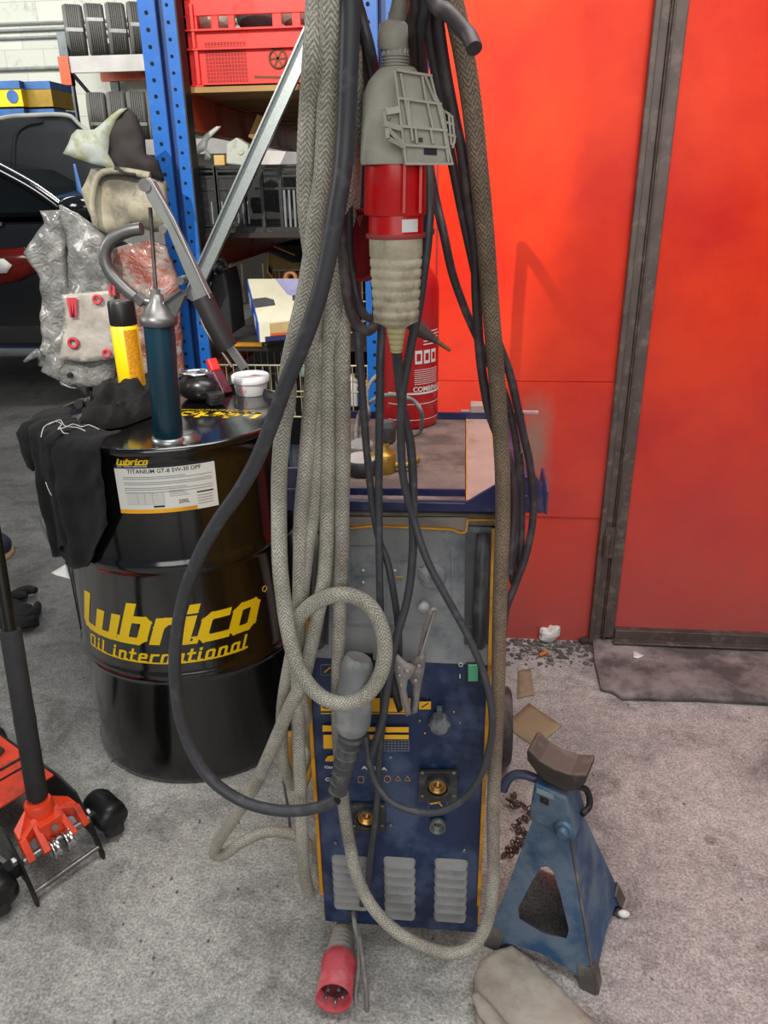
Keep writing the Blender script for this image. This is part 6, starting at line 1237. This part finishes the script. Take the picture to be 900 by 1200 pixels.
upright([(60, 592), (48, 600), (46, 608), (54, 628), (60, 640), (76, 636), (76, 594)], 2.0, .008, .02, edge=.9).build('bracket_plate', zinc, mbk); MB().lathe([(.009, 0), (.009, .004)], P(54, 606, 1.992), (0, -1, 0), 14).build('bolt_hole', ink, mbk)
b = MB(); q = P(76, 636, 2.0); b.bb((q.x-.005, 2.0, 0), (q.x+.05, 2.01, q.z+.01)); b.build('bracket_foot', darkst, mbk)
gl = thing('work_glove', 'black work glove crumpled on the floor left of the drum', 'glove', tuple(Z(25, 715)))
lying([(-5, 705), (5, 698), (20, 697), (34, 702), (44, 712), (44, 722), (36, 730), (18, 734), (2, 732), (-8, 722)], 0, .04, .02, amp=.02, ns=18).build('palm', cl, gl)
for k, pts in enumerate((((14, 700), (24, 694), (34, 691), (42, 692)), ((0, 706), (10, 700), (22, 698), (32, 697)), ((20, 726), (32, 722), (42, 716), (44, 708)), ((5, 730), (18, 728), (32, 730), (40, 724)), ((-6, 715), (-12, 706), (-10, 698), (-4, 694)))): MB().tube([Z(x, y, .03) for x, y in pts], [.02, .019, .017, .012], 10).build('finger' if k < 4 else 'thumb', cl, gl)
b = MB(); q = Z(0, 652, .0); b.ball(q+V((-.03, .0, .05)), .07, (1.2, 1, .8), 20); sho = thing('shoe', 'dark navy shoe toe at the left edge of the picture', 'shoe', tuple(q)); b.build('upper', M('navy_fabric', '#1c2233', .7), sho); MB().lathe([(.08, 0), (.085, .01), (.08, .022)], q+V((-.03, 0, 0)), seg=24).build('sole', M('tan_sole', '#a58a62', .7), sho)
hose('thin_cord', [(328, 880, 1.4), (333, 920, 1.36), (338, 950, 1.30), (341, 973, 1.27), (352, 985, 1.26)], .003, rubber, 'thin black cord trailing down to the floor between drum and hoses', 'cord')
hose('yellow_hose', [(340, 860, 1.28), (337, 890, 1.27), (342, 915, 1.26), (352, 922, 1.25), (360, 905, 1.26), (368, 880, 1.28), (372, 860, 1.3)], .012, M('stained_yellow_hose', '#b08a3a', .6, 0, .25, 18, ('#8a7a5c', .4, 16, 0)), 'stained yellow hose bend between the drum and the machine', 'hose')
tag(lying([(-30, 835), (-5, 838), (8, 860), (12, 880), (30, 880), (12, 900), (-30, 870)], 0, .03, .02, amp=.02, ns=22).build('black_rag', cl), 'dark rag behind the floor jack at the left edge', 'rag')
# ================================================================== LIGHT
def area(name, loc, tgt, size, pw, col=(1, 1, 1), sy=None):
    l = bpy.data.lights.new(name, 'AREA'); l.energy = pw; l.size = size; l.color = col
    if sy: l.shape = 'RECTANGLE'; l.size_y = sy
    o = bpy.data.objects.new(name, l); COL.objects.link(o); o.location = loc; o.rotation_euler = (V(tgt)-V(loc)).to_track_quat('-Z', 'Y').to_euler(); return o
area('open_gate_daylight', (.6, -2.8, 2.3), (0, 1.2, .8), 3.6, 95, (1, .98, .95), 2.6)
area('ceiling_lamp', (.3, .9, 3.3), (.2, 1.5, 0), 2.2, 75, (1, .97, .93), 1.2)
area('far_wall_light', (-5.5, 6.5, 4.3), (-4.5, 10.5, 2.2), 3., 260, (1, 1, .96), 1.5)  # added area light standing in for daylight on the far white wall
area('left_side_light', (-4.2, 1.0, 2.6), (-.9, 3.0, 1.2), 1.5, 60, (1, .98, .94), 1.2)  # added area light from the left, toward rack and drum
area('lid_reflection_light', (-1.7, 4.4, 3.1), (-1.6, 4.2, 0), 1.6, 45, (1, 1, .97), .5)  # added light out of view, gives the drum lid a bright reflection
l = bpy.data.lights.new('sun_patch', 'SPOT'); l.energy = 900; l.spot_size = math.radians(26); l.spot_blend = .25; l.shadow_soft_size = .02; l.color = (1, .94, .82)
o = bpy.data.objects.new('sun_patch', l); COL.objects.link(o); o.location = (-1.6, -1.6, 4.0); o.rotation_euler = (V((-.62, 3.1, 1.15))-o.location).to_track_quat('-Z', 'Y').to_euler()
wo = bpy.data.worlds.new('world'); SC.world = wo; wo.use_nodes = True; bg = wo.node_tree.nodes['Background']; bg.inputs[0].default_value = (.75, .85, 1, 1); bg.inputs[1].default_value = .16
vs_ = SC.view_settings; vs_.view_transform = 'Standard'; vs_.look = 'None'; vs_.gamma = 1; vs_.exposure = .0; vs_.use_curve_mapping = False
